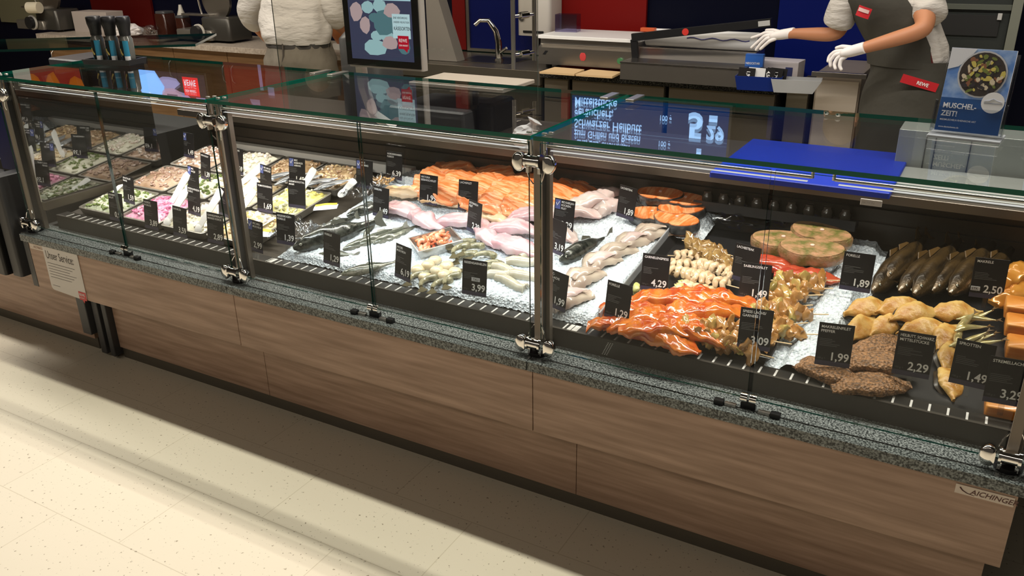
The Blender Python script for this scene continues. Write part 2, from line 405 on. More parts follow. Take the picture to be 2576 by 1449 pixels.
# air grille, its lit slots drawn as pale bars
g = MB().bb(-3.52, .6, 2.09, 2.145, .608, .6125, 0)
for k in range(96):
    x = -3.46+k*.0425
    if any(abs(x-p) < .03 for p in PX): continue
    g.bb(x, x+.0055, 2.097, 2.135, .6125, .6135, 1)
for p in PX[1:3]: g.bb(p+.055, p+.068, 2.097, 2.135, .6125, .6135, 1).bb(p+.071, p+.084, 2.097, 2.135, .6125, .6135, 1)
cpart('air_grille', g, [LEDGE, SLOT])
dk = MB().add([(-3.52, 2.145, deckz(2.145)-.012), (.6, 2.145, deckz(2.145)-.012), (.6, 2.98, deckz(2.98)-.012), (-3.52, 2.98, deckz(2.98)-.012)], [(0, 1, 2, 3)])
dk.bb(-3.52, .6, 2.145, 2.98, .53, .60)
cpart('deck_liner', dk, DSTEEL)
cpart('rear_fascia', MB().bb(-3.52, .6, 2.985, 3.0, .60, .90), DSTEEL)
cpart('rear_rail', MB().rbox(-3.4, -2.2, 2.935, 2.975, .733, .775, .004), mat('rail_white', (.62, .60, .56), .35))
cpart('rear_worktop', MB().rbox(-3.6, .7, 2.88, 3.42, .90, .93, .004), mat('worktop_steel', (.22, .19, .16), .35, .8, bump=.05, bscale=60, bstretch=(1, 30, 30)))
cpart('air_duct', MB().bb(-3.5, .6, 2.975, 2.984, .78, .80).bb(-3.5, .6, 2.975, 2.984, .83, .85), DSTEEL)
# perforated suction lip near the third post, its lit holes coloured pale
mb = MB()
for i in range(9):
    for j in range(3): mb.bb(-.90+i*.0022+j*.007, -.90+i*.0022+j*.007+.003, 2.0885, 2.0898, .562+i*.005, .564+i*.005)
cpart('perforation', mb, SLOT)
# feet columns under the overhanging end
for x0, x1, z0, y0 in ((-3.372, -3.315, .11, 2.0), (-3.30, -3.262, .02, 2.02), (-3.235, -3.205, .02, 2.02)):
    cpart('support_column', MB().rbox(x0, x1, y0, y0+.06, z0, .305, .004), DGREY)
cpart('support_web', MB().bb(-3.27, -3.22, 2.05, 2.07, .04, .305), BLACK)
cpart('foot', MB().cyl((-3.245, 2.05, 0), (-3.245, 2.05, .05), .012), STEEL, True)
# end glass with its bottom bar
endb = MB().bb(-3.502, -3.478, 2.03, 2.86, .655, .69); cpart('end_bar', endb, mat('bar_bronze', (.085, .07, .055), .35, .5))
eg = MB().bb(-3.505, -3.498, 2.03, 2.66, .69, 1.205).build('end_pane', ENDGLASS); tag(eg, 'upright end glass of the counter mirroring the salad trays', 'glass pane')

# ---------------------------------------------------------------- glass posts with chrome clamps
def chrome_clamp(parent, x, y, z, up=1, wide=1.0):
    b = MB()
    b.cyl((x-.022, y, z), (x+.018, y, z), .017, n=20)
    b.cyl((x-.026, y, z), (x-.020, y, z), .021, n=20); b.cyl((x+.014, y, z), (x+.021, y, z), .021, n=20)
    b.bb(x-.024, x-.016, y-.006, y+.012, z-.034 if up > 0 else z-.03, z); b.bb(x+.012, x+.02, y-.006, y+.012, z-.034, z)
    c = b.build('clamp_barrel', CHROME, parent, True)
    for sx in (-1, 1):
        k = MB(); cx = x+sx*.046
        rings = []
        for dy, r in ((.012, .021), (.0, .024), (-.006, .024), (-.010, .020), (-.011, .004)):
            ring = []
            for j in range(28):
                a = 2*PI*j/28; X = r*math.cos(a)*.85; Z = r*math.sin(a)*1.12
                if sx*X < -.014: X = -sx*.014
                ring.append((cx+X, y+dy-.004, z-.004+Z))
            rings.append(ring)
        if True: k.rings(rings, True, True)
        k.build('clamp_disc', CHROME, parent, True)
for i, px in enumerate(PX):
    t = thing('glass_post', f"upright steel post with chrome clamps carrying the glass, {ordn(i, 4)} of four", 'post', (px, 2.02, .553))
    MB().rbox(-.012, .012, -.004, .004, .0, .655, .001).build('front_bar', POSTM, t)
    MB().rbox(-.004, .022, .030, .05, .0, .655, .001).build('rear_bar', mat('rear_bar_steel', (.20, .17, .14), .45, .7), t)
    MB().bb(.006, .010, .004, .03, .0, .655).build('web', BLACK, t)
    chrome_clamp(t, 0, -.02, .040); chrome_clamp(t, 0, -.02, .60)
    MB().cyl((-.012, -.015, .615), (-.012, -.015, .66), .006).cyl((.022, .0, .615), (.022, .0, .66), .006).build('shelf_pin', CHROME, t, True)
    MB().cyl((0, 0, -.0), (0, 0, .012), .032).build('foot_rose', BLACK, t, True)
    w_ = MB()
    for sx in (-1, 1):
        w_.tube([(sx*.03, -.015, .58), (sx*.02, -.012, .545), (sx*.012, -.005, .53)], .0018, 6)
        w_.tube([(sx*.03, -.012, .058), (sx*.022, -.01, .08), (sx*.012, -.004, .098)], .0018, 6)
    w_.build('spring_wire', CHROME, t, True)
    c_ = MB()
    for dx in (-.028, .02):
        for dy in (0, .018): c_.rbox(dx+dy*.6-.006, dx+dy*.6+.008, dy-.005, dy+.005, .672, .676, .002)
    c_.build('shelf_clip', STEEL, t)
# ---------------------------------------------------------------- glass panes
def pane(mb, x0, x1, y0, y1, z0, z1, thin):
    # big faces (normal along thin axis) -> clear sheet, narrow faces -> green edge
    n = len(mb.v); mb.bb(x0, x1, y0, y1, z0, z1)
    order = ['x-', 'x+', 'y-', 'y+', 'z-', 'z+']
    for k, nm in enumerate(order):
        mb.m[len(mb.m)-6+k] = 0 if nm[0] == thin else 1
    return mb
# neighbouring counter at the left end
nb = thing('neighbour_counter', 'dark end of the next counter left of the fish counter', 'display counter', (-4.5, 2.3, 0))
NOFF = Vector((4.5, -2.3, 0))
def npart(name, mb, m_): mb.xf(Matrix.Translation(NOFF)); return mb.build(name, m_, nb)
npart('base_panel', MB().rbox(-6.2, -3.376, 2.05, 2.07, .056, .34, .001), WOODF)
npart('plinth', MB().bb(-6.2, -3.376, 2.062, 2.08, 0, .056), PLINTH)
npart('bumper_post', MB().rbox(-3.82, -3.74, 1.93, 2.05, .34, .80, .012), BLACK)
npart('bumper_post', MB().rbox(-3.725, -3.655, 1.95, 2.10, .34, .80, .012), DGREY)
npart('blue_side', MB().bb(-3.86, -3.70, 2.10, 2.13, .78, 1.15), BLUEP)
npart('body', MB().bb(-6.0, -3.72, 2.15, 3.2, .34, .80), MATTB)
npart('glass_top', pane(MB(), -.65, .65, -.25, .25, -.006, .006, 'z').xf(Matrix.Translation((-4.35, 2.95, 1.21)) @ Matrix.Rotation(.62, 4, 'Z')), [GLASS, GEDGE])
npart('scale_plate', MB().rbox(-5.1, -4.55, 3.2, 3.5, 1.02, 1.06, .02), DGREY)

where = ['at the left end above the salad trays', 'above the left ice and trout', 'above the squid and marinated tray', 'at the right end above the smoked fish']
n = 0
mods = [(-3.578, -2.94), (-2.936, -2.343), (-2.313, -1.69), (-1.686, -1.093), (-1.063, -.438), (-.434, .157), (.187, .8)]
plab = ['at the far left over the dill salads', 'left of the second post over crab and mango salads', 'right of the second post over trout cards', 'left of the third post over shrimp and squid', 'right of the third post over cod and prawn skewers', 'over the marinated skewers and mackerel cards', 'at the far right edge of the picture']
for (a, b), l in zip(mods, plab):
    mb = pane(MB(), a+.003, b-.003, 1.998, 2.005, .583, 1.205, 'y')
    tag(mb.build('front_pane', [FRONTG, GEDGE]), 'hinged front glass pane '+l, 'glass pane', 'front glass panes of the counter')
sh = [(-3.62, -2.332), (-2.324, -1.082), (-1.074, .168), (.176, .9)]
slab_ = ['carrying the spice grinders', 'mirroring the scale monitor', 'mirroring the blue price screen', 'at the right edge of the picture']
for (a, b), l in zip(sh, slab_):
    mb = pane(MB(), a, b, 1.985, 2.66, 1.214, 1.226, 'z')
    tag(mb.build('glass_shelf', [GLASS, mat('shelf_edge_green', (.0, .12, .078), .12, spec=.8, coat=.6)]), 'horizontal glass shelf on top of the counter, '+l, 'glass shelf', 'glass shelves along the counter top')
for px in (-2.94, -1.688, -.436):
    t = thing('pane_clamp', {-2.94: 'small chrome pane clamp on granite below the salad trays', -1.688: 'small chrome pane clamp on granite below the prawns', -.436: 'small chrome pane clamp on granite below the marinated skewers'}[px], 'clamp', (px, 2.0, .553), group='pane clamps on the granite')
    for sx in (-1, 1):
        MB().cyl((sx*.012-.009, 0, .030), (sx*.012+.009, 0, .030), .013, n=18).build('roller', CHROME, t, True)
        MB().rbox(sx*.045-.016, sx*.045+.016, -.016, -.002, .0, .008, .002).build('stop', STEEL, t)
        MB().rbox(sx*.075-.013, sx*.075+.013, -.022, -.004, .0, .014, .002).build('pad', BLACK, t)
    MB().rbox(-.02, .02, -.006, .012, 0, .02, .003).build('bracket', BLACK, t)
# lamp bars under the shelf front edge
for a, b, e, c, l in ((-3.45, -2.36, 3.0, NEUT, 'salad trays'), (-2.30, -1.11, 2.0, COOL, 'trout, salmon and prawns'), (-1.05, -.35, 1.1, (1, .95, .88), 'marinated skewers'), (-.30, .14, .08, (1, .80, .55), 'smoked fish')):
    t = thing('lamp_bar', 'slim steel lamp bar under the glass shelf lighting the '+l, 'lamp', ((a+b)/2, 2.024, 1.186))
    hw = (b-a)/2
    MB().tube([(-hw, 0, .006), (hw, 0, .006)], .0042, 12).build('tube_housing', STEEL, t, True)
    MB().tube([(-hw-.002, 0, .004), (-hw-.002, 0, .026)], .004, 8).tube([(hw, 0, .004), (hw, 0, .026)], .004, 8).build('hanger', CHROME, t, True)
    MB().bb(-hw+.01, hw-.01, -.005, .005, -.0055, -.0045).build('diffuser', emis('lamp_diffuser', (1, .97, .93), .7), t)
    la = area('lamp_light', ((a+b)/2, 2.032, 1.177), (b-a-.02, .012), e, c, (math.radians(38), 0, 0), math.radians(78)); la.parent = None
# back clips of the shelves
for px in (-2.328, -1.078):
    t = thing('shelf_bracket', 'pair of steel clips at the rear glass joint '+('left of the monitor' if px < -2 else 'in front of the price screen reflection'), 'bracket', (px, 2.62, 1.226))
    for sx in (-1, 1): MB().rbox(sx*.045-.014, sx*.045+.014, -.06, .04, .0, .004, .002).build('clip', STEEL, t)
# rear glass guard between staff and shelf
gp = pane(MB(), W(706, 195, 2.70).x, W(1353, 228, 2.70).x, 2.698, 2.703, 1.20, 1.95, 'y'); gp = gp.build('guard_pane', [thin_glass('guard_glass', (.86, .85, .82), .9), mat('pane_edge', (.05, .06, .05), .2)])
tag(gp, 'tall upright glass guard behind the shelf around the scale monitor', 'glass pane')

# ---------------------------------------------------------------- signs on the oak front
def facefront(y): return Matrix.Translation((0, y, 0)) @ Matrix.Rotation(PI/2, 4, 'X')
def plane_pt(px, py, y=1.972): return W(px, py, y)
a = plane_pt(2415, 1225); b = plane_pt(2540, 1262); c = plane_pt(2412, 1247)
t = thing('maker_badge', 'small white maker badge reading AICHINGER on right end of oak front', 'badge', ((a.x+b.x)/2, 1.972, .494))
MB().rbox(-.062, .062, -.002, 0, -.012, .013, .001).build('plate', mat('badge_cream', (.72, .62, .53), .5), t)
mb = MB(); me = textmesh('AICHINGER', .019, .01, 1.0, .25); mb.mesh(me, Matrix.Translation((-.030, -.0026, -.006)) @ Matrix.Rotation(PI/2, 4, 'X'))
mb.build('lettering', mat('ink_brown', (.12, .05, .04), .6), t)
mb = MB().tube([(-.052, -.0024, .006), (-.046, -.0024, -.001), (-.036, -.0024, -.006), (-.02, -.0024, -.0085)], [.0018, .0014, .001, .0005], 6); mb.build('swoosh', MATS['ink_brown'], t)
t = thing('maker_badge', 'small white maker badge at the left end of the oak front beside the service sign', 'badge', (-3.512, 1.972, .500))
MB().rbox(-.055, .052, -.002, 0, -.012, .013, .001).build('plate', MATS['badge_cream'], t)
mb = MB(); mb.mesh(textmesh('AICHINGER', .016, .01, .9, .25), Matrix.Translation((-.03, -.0026, -.005)) @ Matrix.Rotation(PI/2, 4, 'X')); mb.build('lettering', mat('ink_faint', (.45, .3, .24), .6), t)
t = thing('service_sign', 'white rounded sign reading Unser Service on left end of oak front', 'sign', (-3.345, 1.971, .41))
MB().xf(Matrix.Identity(4)); s_ = MB()
pts = []
for cx, cz, a0 in ((.092, .095, 0), (-.112, .100, 90), (-.112, -.08, 180), (.092, -.09, 270)):
    for k in range(7):
        q = math.radians(a0+15*k); pts.append((cx+.018*math.cos(q), -.002, cz+.018*math.sin(q)))
s_.prism(pts, (0, .002, 0)).build('plate', mat('sign_white', (.70, .66, .62), .4), t)
mb = MB(); mb.mesh(textmesh('Unser Service:', .052, .006, .62), Matrix.Translation((-.115, -.0026, .052)) @ Matrix.Rotation(PI/2, 4, 'X'))
for k in range(6): mb.bb(-.115, .07-.02*(k % 3), -.0027, -.0022, .030-.013*k, .0315-.013*k)
mb.bb(-.115, -.065, -.0027, -.0022, -.075, -.0735); mb.build('text', mat('ink_dark', (.10, .085, .08), .6), t)
mb = MB(); mb.rbox(0, 1, 0, 1, 0, 1, .1); mb = MB().prism([(.06, -.003, -.07), (.108, -.003, -.07), (.108, -.003, -.108), (.094, -.003, -.108), (.088, -.003, -.122), (.078, -.003, -.108), (.06, -.003, -.108)], (0, .001, 0))
mb.build('logo', mat('logo_red', (.62, .03, .03), .4), t)
mb = MB(); mb.mesh(textmesh('REWE', .017, .02, .85), Matrix.Translation((.0635, -.0036, -.089)) @ Matrix.Rotation(PI/2, 4, 'X')); mb.mesh(textmesh('DEIN MARKT', .007, .02, .8), Matrix.Translation((.0635, -.0036, -.100)) @ Matrix.Rotation(PI/2, 4, 'X')); mb.build('logo_text', INK, t)
#PART2
# ================================================================ food in the counter
def place(o, p, rz=0, tilt=True, extra=(0, 0, 0)):
    o.location = p; M = Euler(((DECK_TILT if tilt else 0), 0, 0)).to_matrix() @ Euler((extra[0], extra[1], rz)).to_matrix()
    o.rotation_euler = M.to_euler()
def hfield(name, x0, x1, y0, y1, res, fn, m_, edge=True):
    nx, ny = int((x1-x0)/res), int((y1-y0)/res); mb = MB(); vs = []
    for j in range(ny+1):
        for i in range(nx+1):
            x = x0+(x1-x0)*i/nx; y = y0+(y1-y0)*j/ny; vs.append((x, y, deckz(y)+fn(x, y)))
    fs = [(j*(nx+1)+i, j*(nx+1)+i+1, (j+1)*(nx+1)+i+1, (j+1)*(nx+1)+i) for j in range(ny) for i in range(nx)]
    mb.add(vs, fs)
    return mb.build(name, m_, smooth=False)
# ---- crushed ice
def chunk(x, y, s=58, a=.010):
    d, _ = noise.voronoi(Vector((x*s, y*s, 0)))
    return a*(d[1]-d[0])
def ice_h(x, y):
    h = .022 + .012*noise.noise(Vector((x*6, y*6, 1))) + .02*max(0, (y-2.7)/.25)*(1 if -1.35 < x < -1.15 else .3)
    e = min((x+2.27)/.05, (-.945-x)/.02, (y-2.14)/.02, 1); e = max(0, min(1, e))
    return -.008+(h+.008)*e + chunk(x, y) + .002*random.random()
tag(hfield('crushed_ice', -2.27, -.945, 2.145, 2.955, .0062, ice_h, ICE), 'bed of crushed ice under trout, salmon and squid', 'ice', kind='stuff')
def ice_h2(x, y):
    xl = -.40+(y-2.12)*.04; e = max(0, min((x-xl)/.02, (-.255+(y-2.9)*.03-x)/.02, 1))
    return -.01+.028*e+chunk(x, y)+.002*random.random()
tag(hfield('crushed_ice', -.44, -.235, 2.145, 2.93, .0062, ice_h2, ICE), 'narrow strip of crushed ice between marinated tray and smoked fish', 'ice', kind='stuff')
def ice_h3(x, y):
    e = max(0, 1-abs(x+.885)/.06); f = max(0, 1-abs(y-2.9)/.12)
    return .01+.06*e*f+chunk(x, y, 60, .012)
tag(hfield('crushed_ice', -.94, -.82, 2.76, 2.99, .006, ice_h3, ICE), 'heap of crushed ice in the back corner beside the salmon steaks', 'ice', kind='stuff')

# ---- salad trays
TRAYM = mat('tray_grey_rim', (.26, .24, .21), .3, .5); TRAYG = mat('tray_steel', (.55, .53, .5), .25, .9)
def tray(x0, x1, y0, y1, label, m_=TRAYM, depth=.03, group='salad trays'):
    cx, cy = (x0+x1)/2, (y0+y1)/2
    t = thing('food_tray', label, 'tray', group=group); place(t, (cx, cy, deckz(cy)-.004))
    hx, hy = (x1-x0)/2-.004, (y1-y0)/2-.004; r = .018
    def ring(ix, z):
        pts = []
        for sx, sy, a0 in ((1, 1, 0), (-1, 1, 90), (-1, -1, 180), (1, -1, 270)):
            for k in range(5):
                q = math.radians(a0+22.5*k); pts.append((sx*(hx-ix-r)+r*math.cos(q), sy*(hy-ix-r)+r*math.sin(q), z))
        return pts
    MB().rings([ring(.006, 0), ring(0, depth), ring(.004, depth+.002), ring(.010, depth), ring(.014, .004)], True, True).build('pan', m_, t, True)
    return t
def heap(name, x0, x1, y0, y1, label, cat, m_, chunkm=None, nchunk=60, csize=(.010, .006, .005), hh=.03, seed=0, base=.018, wet=0):
    cx, cy = (x0+x1)/2, (y0+y1)/2; hx, hy = (x1-x0)/2-.018, (y1-y0)/2-.018
    t = thing(name, label, cat); place(t, (cx, cy, deckz(cy)+base)); t['kind'] = 'stuff'
    mb = MB(); n = 26
    def hz(u, v):
        e = (1-abs(u)**4)*(1-abs(v)**4)
        return e*(hh*(.75+.5*noise.noise(Vector((u*1.6+seed, v*1.6, seed)))) + .006*noise.noise(Vector((u*7+seed, v*7, 2)))) + .0
    vs = [(u*hx, v*hy, hz(u, v)) for v in [-1+2*j/n for j in range(n+1)] for u in [-1+2*i/n for i in range(n+1)]]
    fs = [(j*(n+1)+i, j*(n+1)+i+1, (j+1)*(n+1)+i+1, (j+1)*(n+1)+i) for j in range(n) for i in range(n)]
    mb.add(vs, fs)
    ms = [m_] + (chunkm or [])
    for k in range(nchunk if chunkm else 0):
        u, v = random.uniform(-.88, .88), random.uniform(-.88, .88)
        s_ = random.uniform(.7, 1.3)
        mb.ell((u*hx, v*hy, hz(u, v)+.001), (csize[0]*s_, csize[1]*s_, csize[2]*s_), 7, 4, (random.uniform(-.5, .5), random.uniform(-.5, .5), random.uniform(0, 6)), random.randint(1, len(chunkm)) if True else 0, .15)
    mb.build('mound', ms, t, True)
    return t
def fm(name, c, c2=None, sc=40, rough=.25, bump=.5, bs=70, **k): return mat(name, c, rough, col2=c2, nscale=sc, bump=bump, bscale=bs, coat=.35, **k)
PINK = fm('pink_herring_cream', (.58, .20, .34), (.76, .42, .54), 55); PINKC = fm('beet_cube', (.50, .13, .26))
CREAM = fm('cream_dressing', (.75, .72, .60), (.66, .64, .50), 30); CREAMC = fm('crab_chunk', (.78, .60, .52), (.8, .76, .68), 20)
GREENC = fm('dill_bits', (.16, .22, .06)); CUC = fm('cucumber_cream', (.62, .66, .54), (.38, .42, .28), 60)
YEL = fm('yellow_egg_cream', (.72, .66, .16), (.78, .76, .45), 35); YELC = fm('egg_yellow_chunk', (.70, .58, .10), (.78, .74, .4), 30)
TAN = fm('tan_prawn_salad', (.62, .46, .26), (.74, .64, .45), 30); TANC = fm('tan_chunk', (.55, .36, .16), (.7, .58, .36), 30)
BROWN = fm('brown_herring_oil', (.22, .13, .06), (.42, .30, .17), 25); BROWNC = fm('brown_fillet_bits', (.30, .16, .08), (.5, .38, .24), 40)
ASPIC = fm('aspic_brown', (.30, .19, .12), (.48, .34, .25), 12, rough=.12); ASPICC = fm('aspic_piece', (.35, .2, .14), (.5, .36, .3), 20)
SILV = mat('silver_herring_skin', (.22, .24, .27), .18, .5, col2=(.62, .64, .66), nscale=14, nstretch=(1, 8, 1), bump=.1)
CX = [(-3.455, -3.185), (-3.18, -2.925), (-2.92, -2.66), (-2.655, -2.40)]
RY = [(2.15, 2.40), (2.405, 2.655), (2.66, 2.93)]
rowt = ['front', 'middle', 'back']
SAL = [[('cucumber_salad', 'pale cucumber salad with dark specks', CUC, [GREENC, CREAM]), ('herring_salad', 'bright pink beet herring salad', PINK, [PINKC, PINK]), ('crab_salad', 'white creamy crab salad with pale pink chunks', CREAM, [CREAMC, CREAM]), ('prawn_salad', 'tan prawn and mango salad', TAN, [TANC, YELC])],
       [('herring_aspic', 'brown herring in aspic', ASPIC, [ASPICC]), ('cream_herring', 'white herring in cream sauce', CREAM, [GREENC, CREAM]), ('prawn_salad', 'beige prawns in garlic oil', TAN, [TANC, CREAMC]), ('egg_salad', 'yellow egg and shrimp salad', YEL, [YELC, CREAM])],
       [('herring_fillets', 'pinkish brown herring in marinade', ASPIC, [ASPICC, CREAMC]), ('cream_herring', 'white cream herring', CREAM, [CREAM, CREAMC]), ('matjes_fillets', 'dark oily matjes', BROWN, [BROWNC]), ('herring_salad', 'olive brown herring salad in oil', BROWN, [BROWNC, TANC])]]
colt = ['leftmost column', 'second column from left', 'third column from left', 'column beside the ice']
for j, (y0, y1) in enumerate(RY):
    for i, (x0, x1) in enumerate(CX):
        nm, lb, m_, cm = SAL[j][i]
        tray(x0, x1, y0, y1, f'steel rimmed salad tray in the {rowt[j]} row, {colt[i]}')
        heap(nm, x0, x1, y0, y1, f'{lb} in the {rowt[j]} row tray, {colt[i]}', 'salad', m_, cm, 130 if j == 0 else 90, (.011, .007, .006), .03, seed=i*3+j)
# mussels in a clear pack and silver herring fillets
x0, x1 = -2.395, -2.285
heap('mussel_meat', -2.60, -2.42, 2.20, 2.36, 'pale mussel meat lying on the tan salad tray behind the mussel card', 'mussels', CREAM, [CREAMC, TANC], 70, (.013, .009, .007), .012, 9, base=.045)
for k in range(5):
    t = thing('matjes_fillet', f'shiny silver matjes fillet in back row tray, {ordn(k, 5)} of five', 'fish fillet', group='silver matjes fillets'); p = D(700+k*34, 446+k*5, .045)
    mb = MB(); loft(mb, .17, prof((0, .006), (.3, .026), (.7, .022), (1, .004)), prof((0, .004), (.4, .010), (1, .003)), bend=.01)
    mb.build('fillet_body', SILV, t, True); place(t, p, rz=random.uniform(.9, 1.25))
# ---- serving spoons
SPOON = mat('spoon_white', (.86, .86, .84), .35)
sp = [((432, 508), (473, 437), 'brown aspic tray'), ((424, 551), (468, 480), 'pink herring salad'), ((503, 568), (557, 478), 'crab salad'), ((606, 461), (666, 412), 'cream herring at the back'),
      ((598, 500), (647, 450), 'prawns in garlic oil'), ((604, 532), (640, 478), 'egg salad, left side'), ((758, 480), (791, 424), 'dark matjes tray'), ((868, 478), (893, 452), 'tray corner beside the salmon'), ((286, 485), (304, 465), 'aspic tray, far left')]
for (b, tp, l) in sp:
    B_ = D(*b, .045); T_ = W(*tp, B_.y+.05)
    d = T_-B_; L_ = d.length; zax = d.normalized()
    t = thing('serving_spoon', f'white plastic serving spoon stuck in the {l}', 'spoon', B_)
    side = zax.cross(Vector((0, -1, .4))).normalized(); nrm = zax.cross(side)
    R = Matrix((side, nrm, zax)).transposed(); t.rotation_euler = R.to_euler()
    mb = MB(); rings = []
    for k in range(9):
        u = k/8; hw = .013+.008*u if k < 8 else .014
        if k == 8: u = 1.01
        rings.append([(-hw, -.0015, u*L_), (hw, -.0015, u*L_), (hw, .0015, u*L_), (-hw, .0015, u*L_)])
    mb.rings(rings); mb.build('handle', SPOON, t, True)
    MB().ell((0, .002, -.016), (.02, .006, .026), 12, 8).build('bowl', SPOON, t, True)

# ---- fish builder
TROUTM = mat('trout_skin', (.02, .025, .018), .16, .15, col2=(.15, .16, .12), nscale=9, nstretch=(1, 1, 6), bump=.15, bscale=220, coat=.6)
DARKF = mat('dark_wet_fish_skin', (.008, .010, .009), .15, .1, col2=(.05, .055, .045), nscale=60, bump=.2, bscale=200, coat=.7)
SMOKED = mat('smoked_brown_skin', (.015, .010, .005), .25, .35, col2=(.085, .05, .016), nscale=10, nstretch=(1, 1, 5), bump=.3, bscale=160, coat=.3)
FINM = mat('fish_fin', (.10, .10, .08), .35, coat=.3); FINS = mat('smoked_fin', (.10, .055, .015), .4)
EYEW = mat('fish_eye_ring', (.5, .5, .42), .1); BELLY = mat('trout_belly', (.30, .29, .24), .2, .2, col2=(.12, .13, .10), nscale=80, coat=.5)
def fish_proto(L_, hgt, thick, skin, belly, fin, name, label, cat, group):
    t = thing(name, label, cat, group=group)
    hp = prof((0, .16), (.05, .42), (.18, .82), (.38, 1), (.62, .82), (.86, .34), (1, .20)); n, k = 20, 16
    rings = []
    for i in range(n+1):
        u = i/n; x = L_/2-u*L_*.88; a = hp(u)*hgt/2; b = max(.12, hp(u))*thick/2*(1 if u < .7 else 1-(u-.7)*1.8)
        cz = -hgt*.04*math.sin(u*PI)
        rings.append([(x, b*math.cos(2*PI*j/k), cz+a*math.sin(2*PI*j/k)) for j in range(k)])
    mb = MB(); mb.rings(rings, True, True, 0)
    for q, f in enumerate(mb.f):
        if len(f) == 4:
            c = sum((mb.v[i].z for i in f))/4
            rr = hp(min(1, max(0, (L_/2-sum(mb.v[i].x for i in f)/4)/(L_*.88))))*hgt/2
            if c < -.42*rr: mb.m[q] = 1
    mb.build('body', [skin, belly], t, True)
    x0 = L_/2-L_*.88
    mb = MB(); tw = .0012
    pts = [(x0+.004, hgt*.09), (x0-L_*.07, hgt*.36), (x0-L_*.12, hgt*.40), (x0-L_*.085, 0), (x0-L_*.12, -hgt*.40), (x0-L_*.07, -hgt*.34), (x0+.004, -hgt*.09)]
    mb.prism([(px, -tw, pz) for px, pz in pts], (0, 2*tw, 0)); mb.build('tail_fin', fin, t)
    mb = MB(); mb.prism([(px, -tw, pz) for px, pz in [(L_*.08, hgt*.44), (L_*.04, hgt*.62), (-L_*.07, hgt*.47), (-L_*.09, hgt*.36)]], (0, 2*tw, 0)); mb.build('dorsal_fin', fin, t)
    mb = MB(); mb.prism([(px, thick*.36, pz) for px, pz in [(L_*.28, -hgt*.18), (L_*.17, -hgt*.36), (L_*.24, -hgt*.36)]], (0, .002, 0)); mb.build('side_fin', fin, t)
    for sy in (-1, 1):
        e = MB().ell((L_*.43, sy*thick*.26, hgt*.09), (hgt*.055, thick*.05, hgt*.055), 10, 6).build('eye', EYEW, t, True)
        MB().ell((L_*.43, sy*thick*.30, hgt*.09), (hgt*.03, thick*.03, hgt*.03), 8, 5).build('pupil', MATTB, e, True)
    return t
trout0 = fish_proto(.30, .062, .042, TROUTM, BELLY, FINM, 'trout', 'trout', 'fish', 'trouts on ice')
char0 = fish_proto(.30, .075, .055, DARKF, DARKF, FINM, 'char', 'char', 'fish', 'dark fish on ice')
smoke0 = fish_proto(.36, .068, .048, SMOKED, SMOKED, FINS, 'smoked_mackerel', 'mackerel', 'fish', 'smoked mackerels')
used = set()
def putfish(proto, head, tail, h, label, roll=PI/2*.8, sc=None, pitch=0):
    A, B_ = D(*head, h), D(*tail, h); d = A-B_; L0 = {trout0: .30, char0: .30, smoke0: .36}[proto]
    if proto in used: r = dup(proto, (0, 0, 0), label=label)
    else: r = proto; r['label'] = label; used.add(proto)
    s_ = sc or d.length/L0
    r.scale = (s_,)*3; x = d.normalized(); y = Vector((0, 0, 1)).cross(x).normalized(); z = x.cross(y)
    R = Matrix((x, y, z)).transposed() @ Euler((roll, pitch, 0)).to_matrix()
    r.location = (A+B_)/2; r.rotation_euler = R.to_euler(); return r
putfish(char0, (775, 612), (935, 560), .050, 'black fish head poking from the ice behind the rainbow trout card', .15, 1.25)
putfish(char0, (800, 585), (905, 540), .035, 'long black backed fish lying along the left ice edge', .5)
putfish(char0, (872, 543), (990, 505), .035, 'black fish further back in the ice, left of the charr card', .4)
putfish(char0, (1425, 655), (1530, 590), .030, 'single black fish half buried in ice in front of the cod card', .3, 1.0, -.1)
putfish(trout0, (862, 628), (990, 585), .030, 'small spotted trout right of the black fish head', .9)
putfish(trout0, (898, 618), (1030, 565), .032, 'spotted trout in the middle of the left ice, left one', .9)
putfish(trout0, (938, 612), (1065, 562), .032, 'spotted trout in the middle of the left ice, right one', .9)
putfish(trout0, (858, 690), (1010, 655), .040, 'large trout at the front of the ice right of the trout card', 1.1)
putfish(trout0, (800, 640), (905, 640), .026, 'trout partly hidden behind the front trout card', 1.0)
putfish(trout0, (915, 600), (960, 540), .018, 'trout tail sticking out of the ice in the middle', .2)
k = 0
for hd, tl in (((2195, 735), (2320, 590)), ((2225, 705), (2345, 580)), ((2262, 735), (2395, 600)), ((2300, 742), (2430, 585)), ((2345, 735), (2470, 605)), ((2390, 740), (2520, 590)), ((2450, 730), (2570, 600))):
    putfish(smoke0, (hd[0], hd[1]), tl, .04+.012*(k % 2), f'dark smoked mackerel in the back right corner, {ordn(k, 7)} of seven', .5+.2*(k % 2)); k += 1
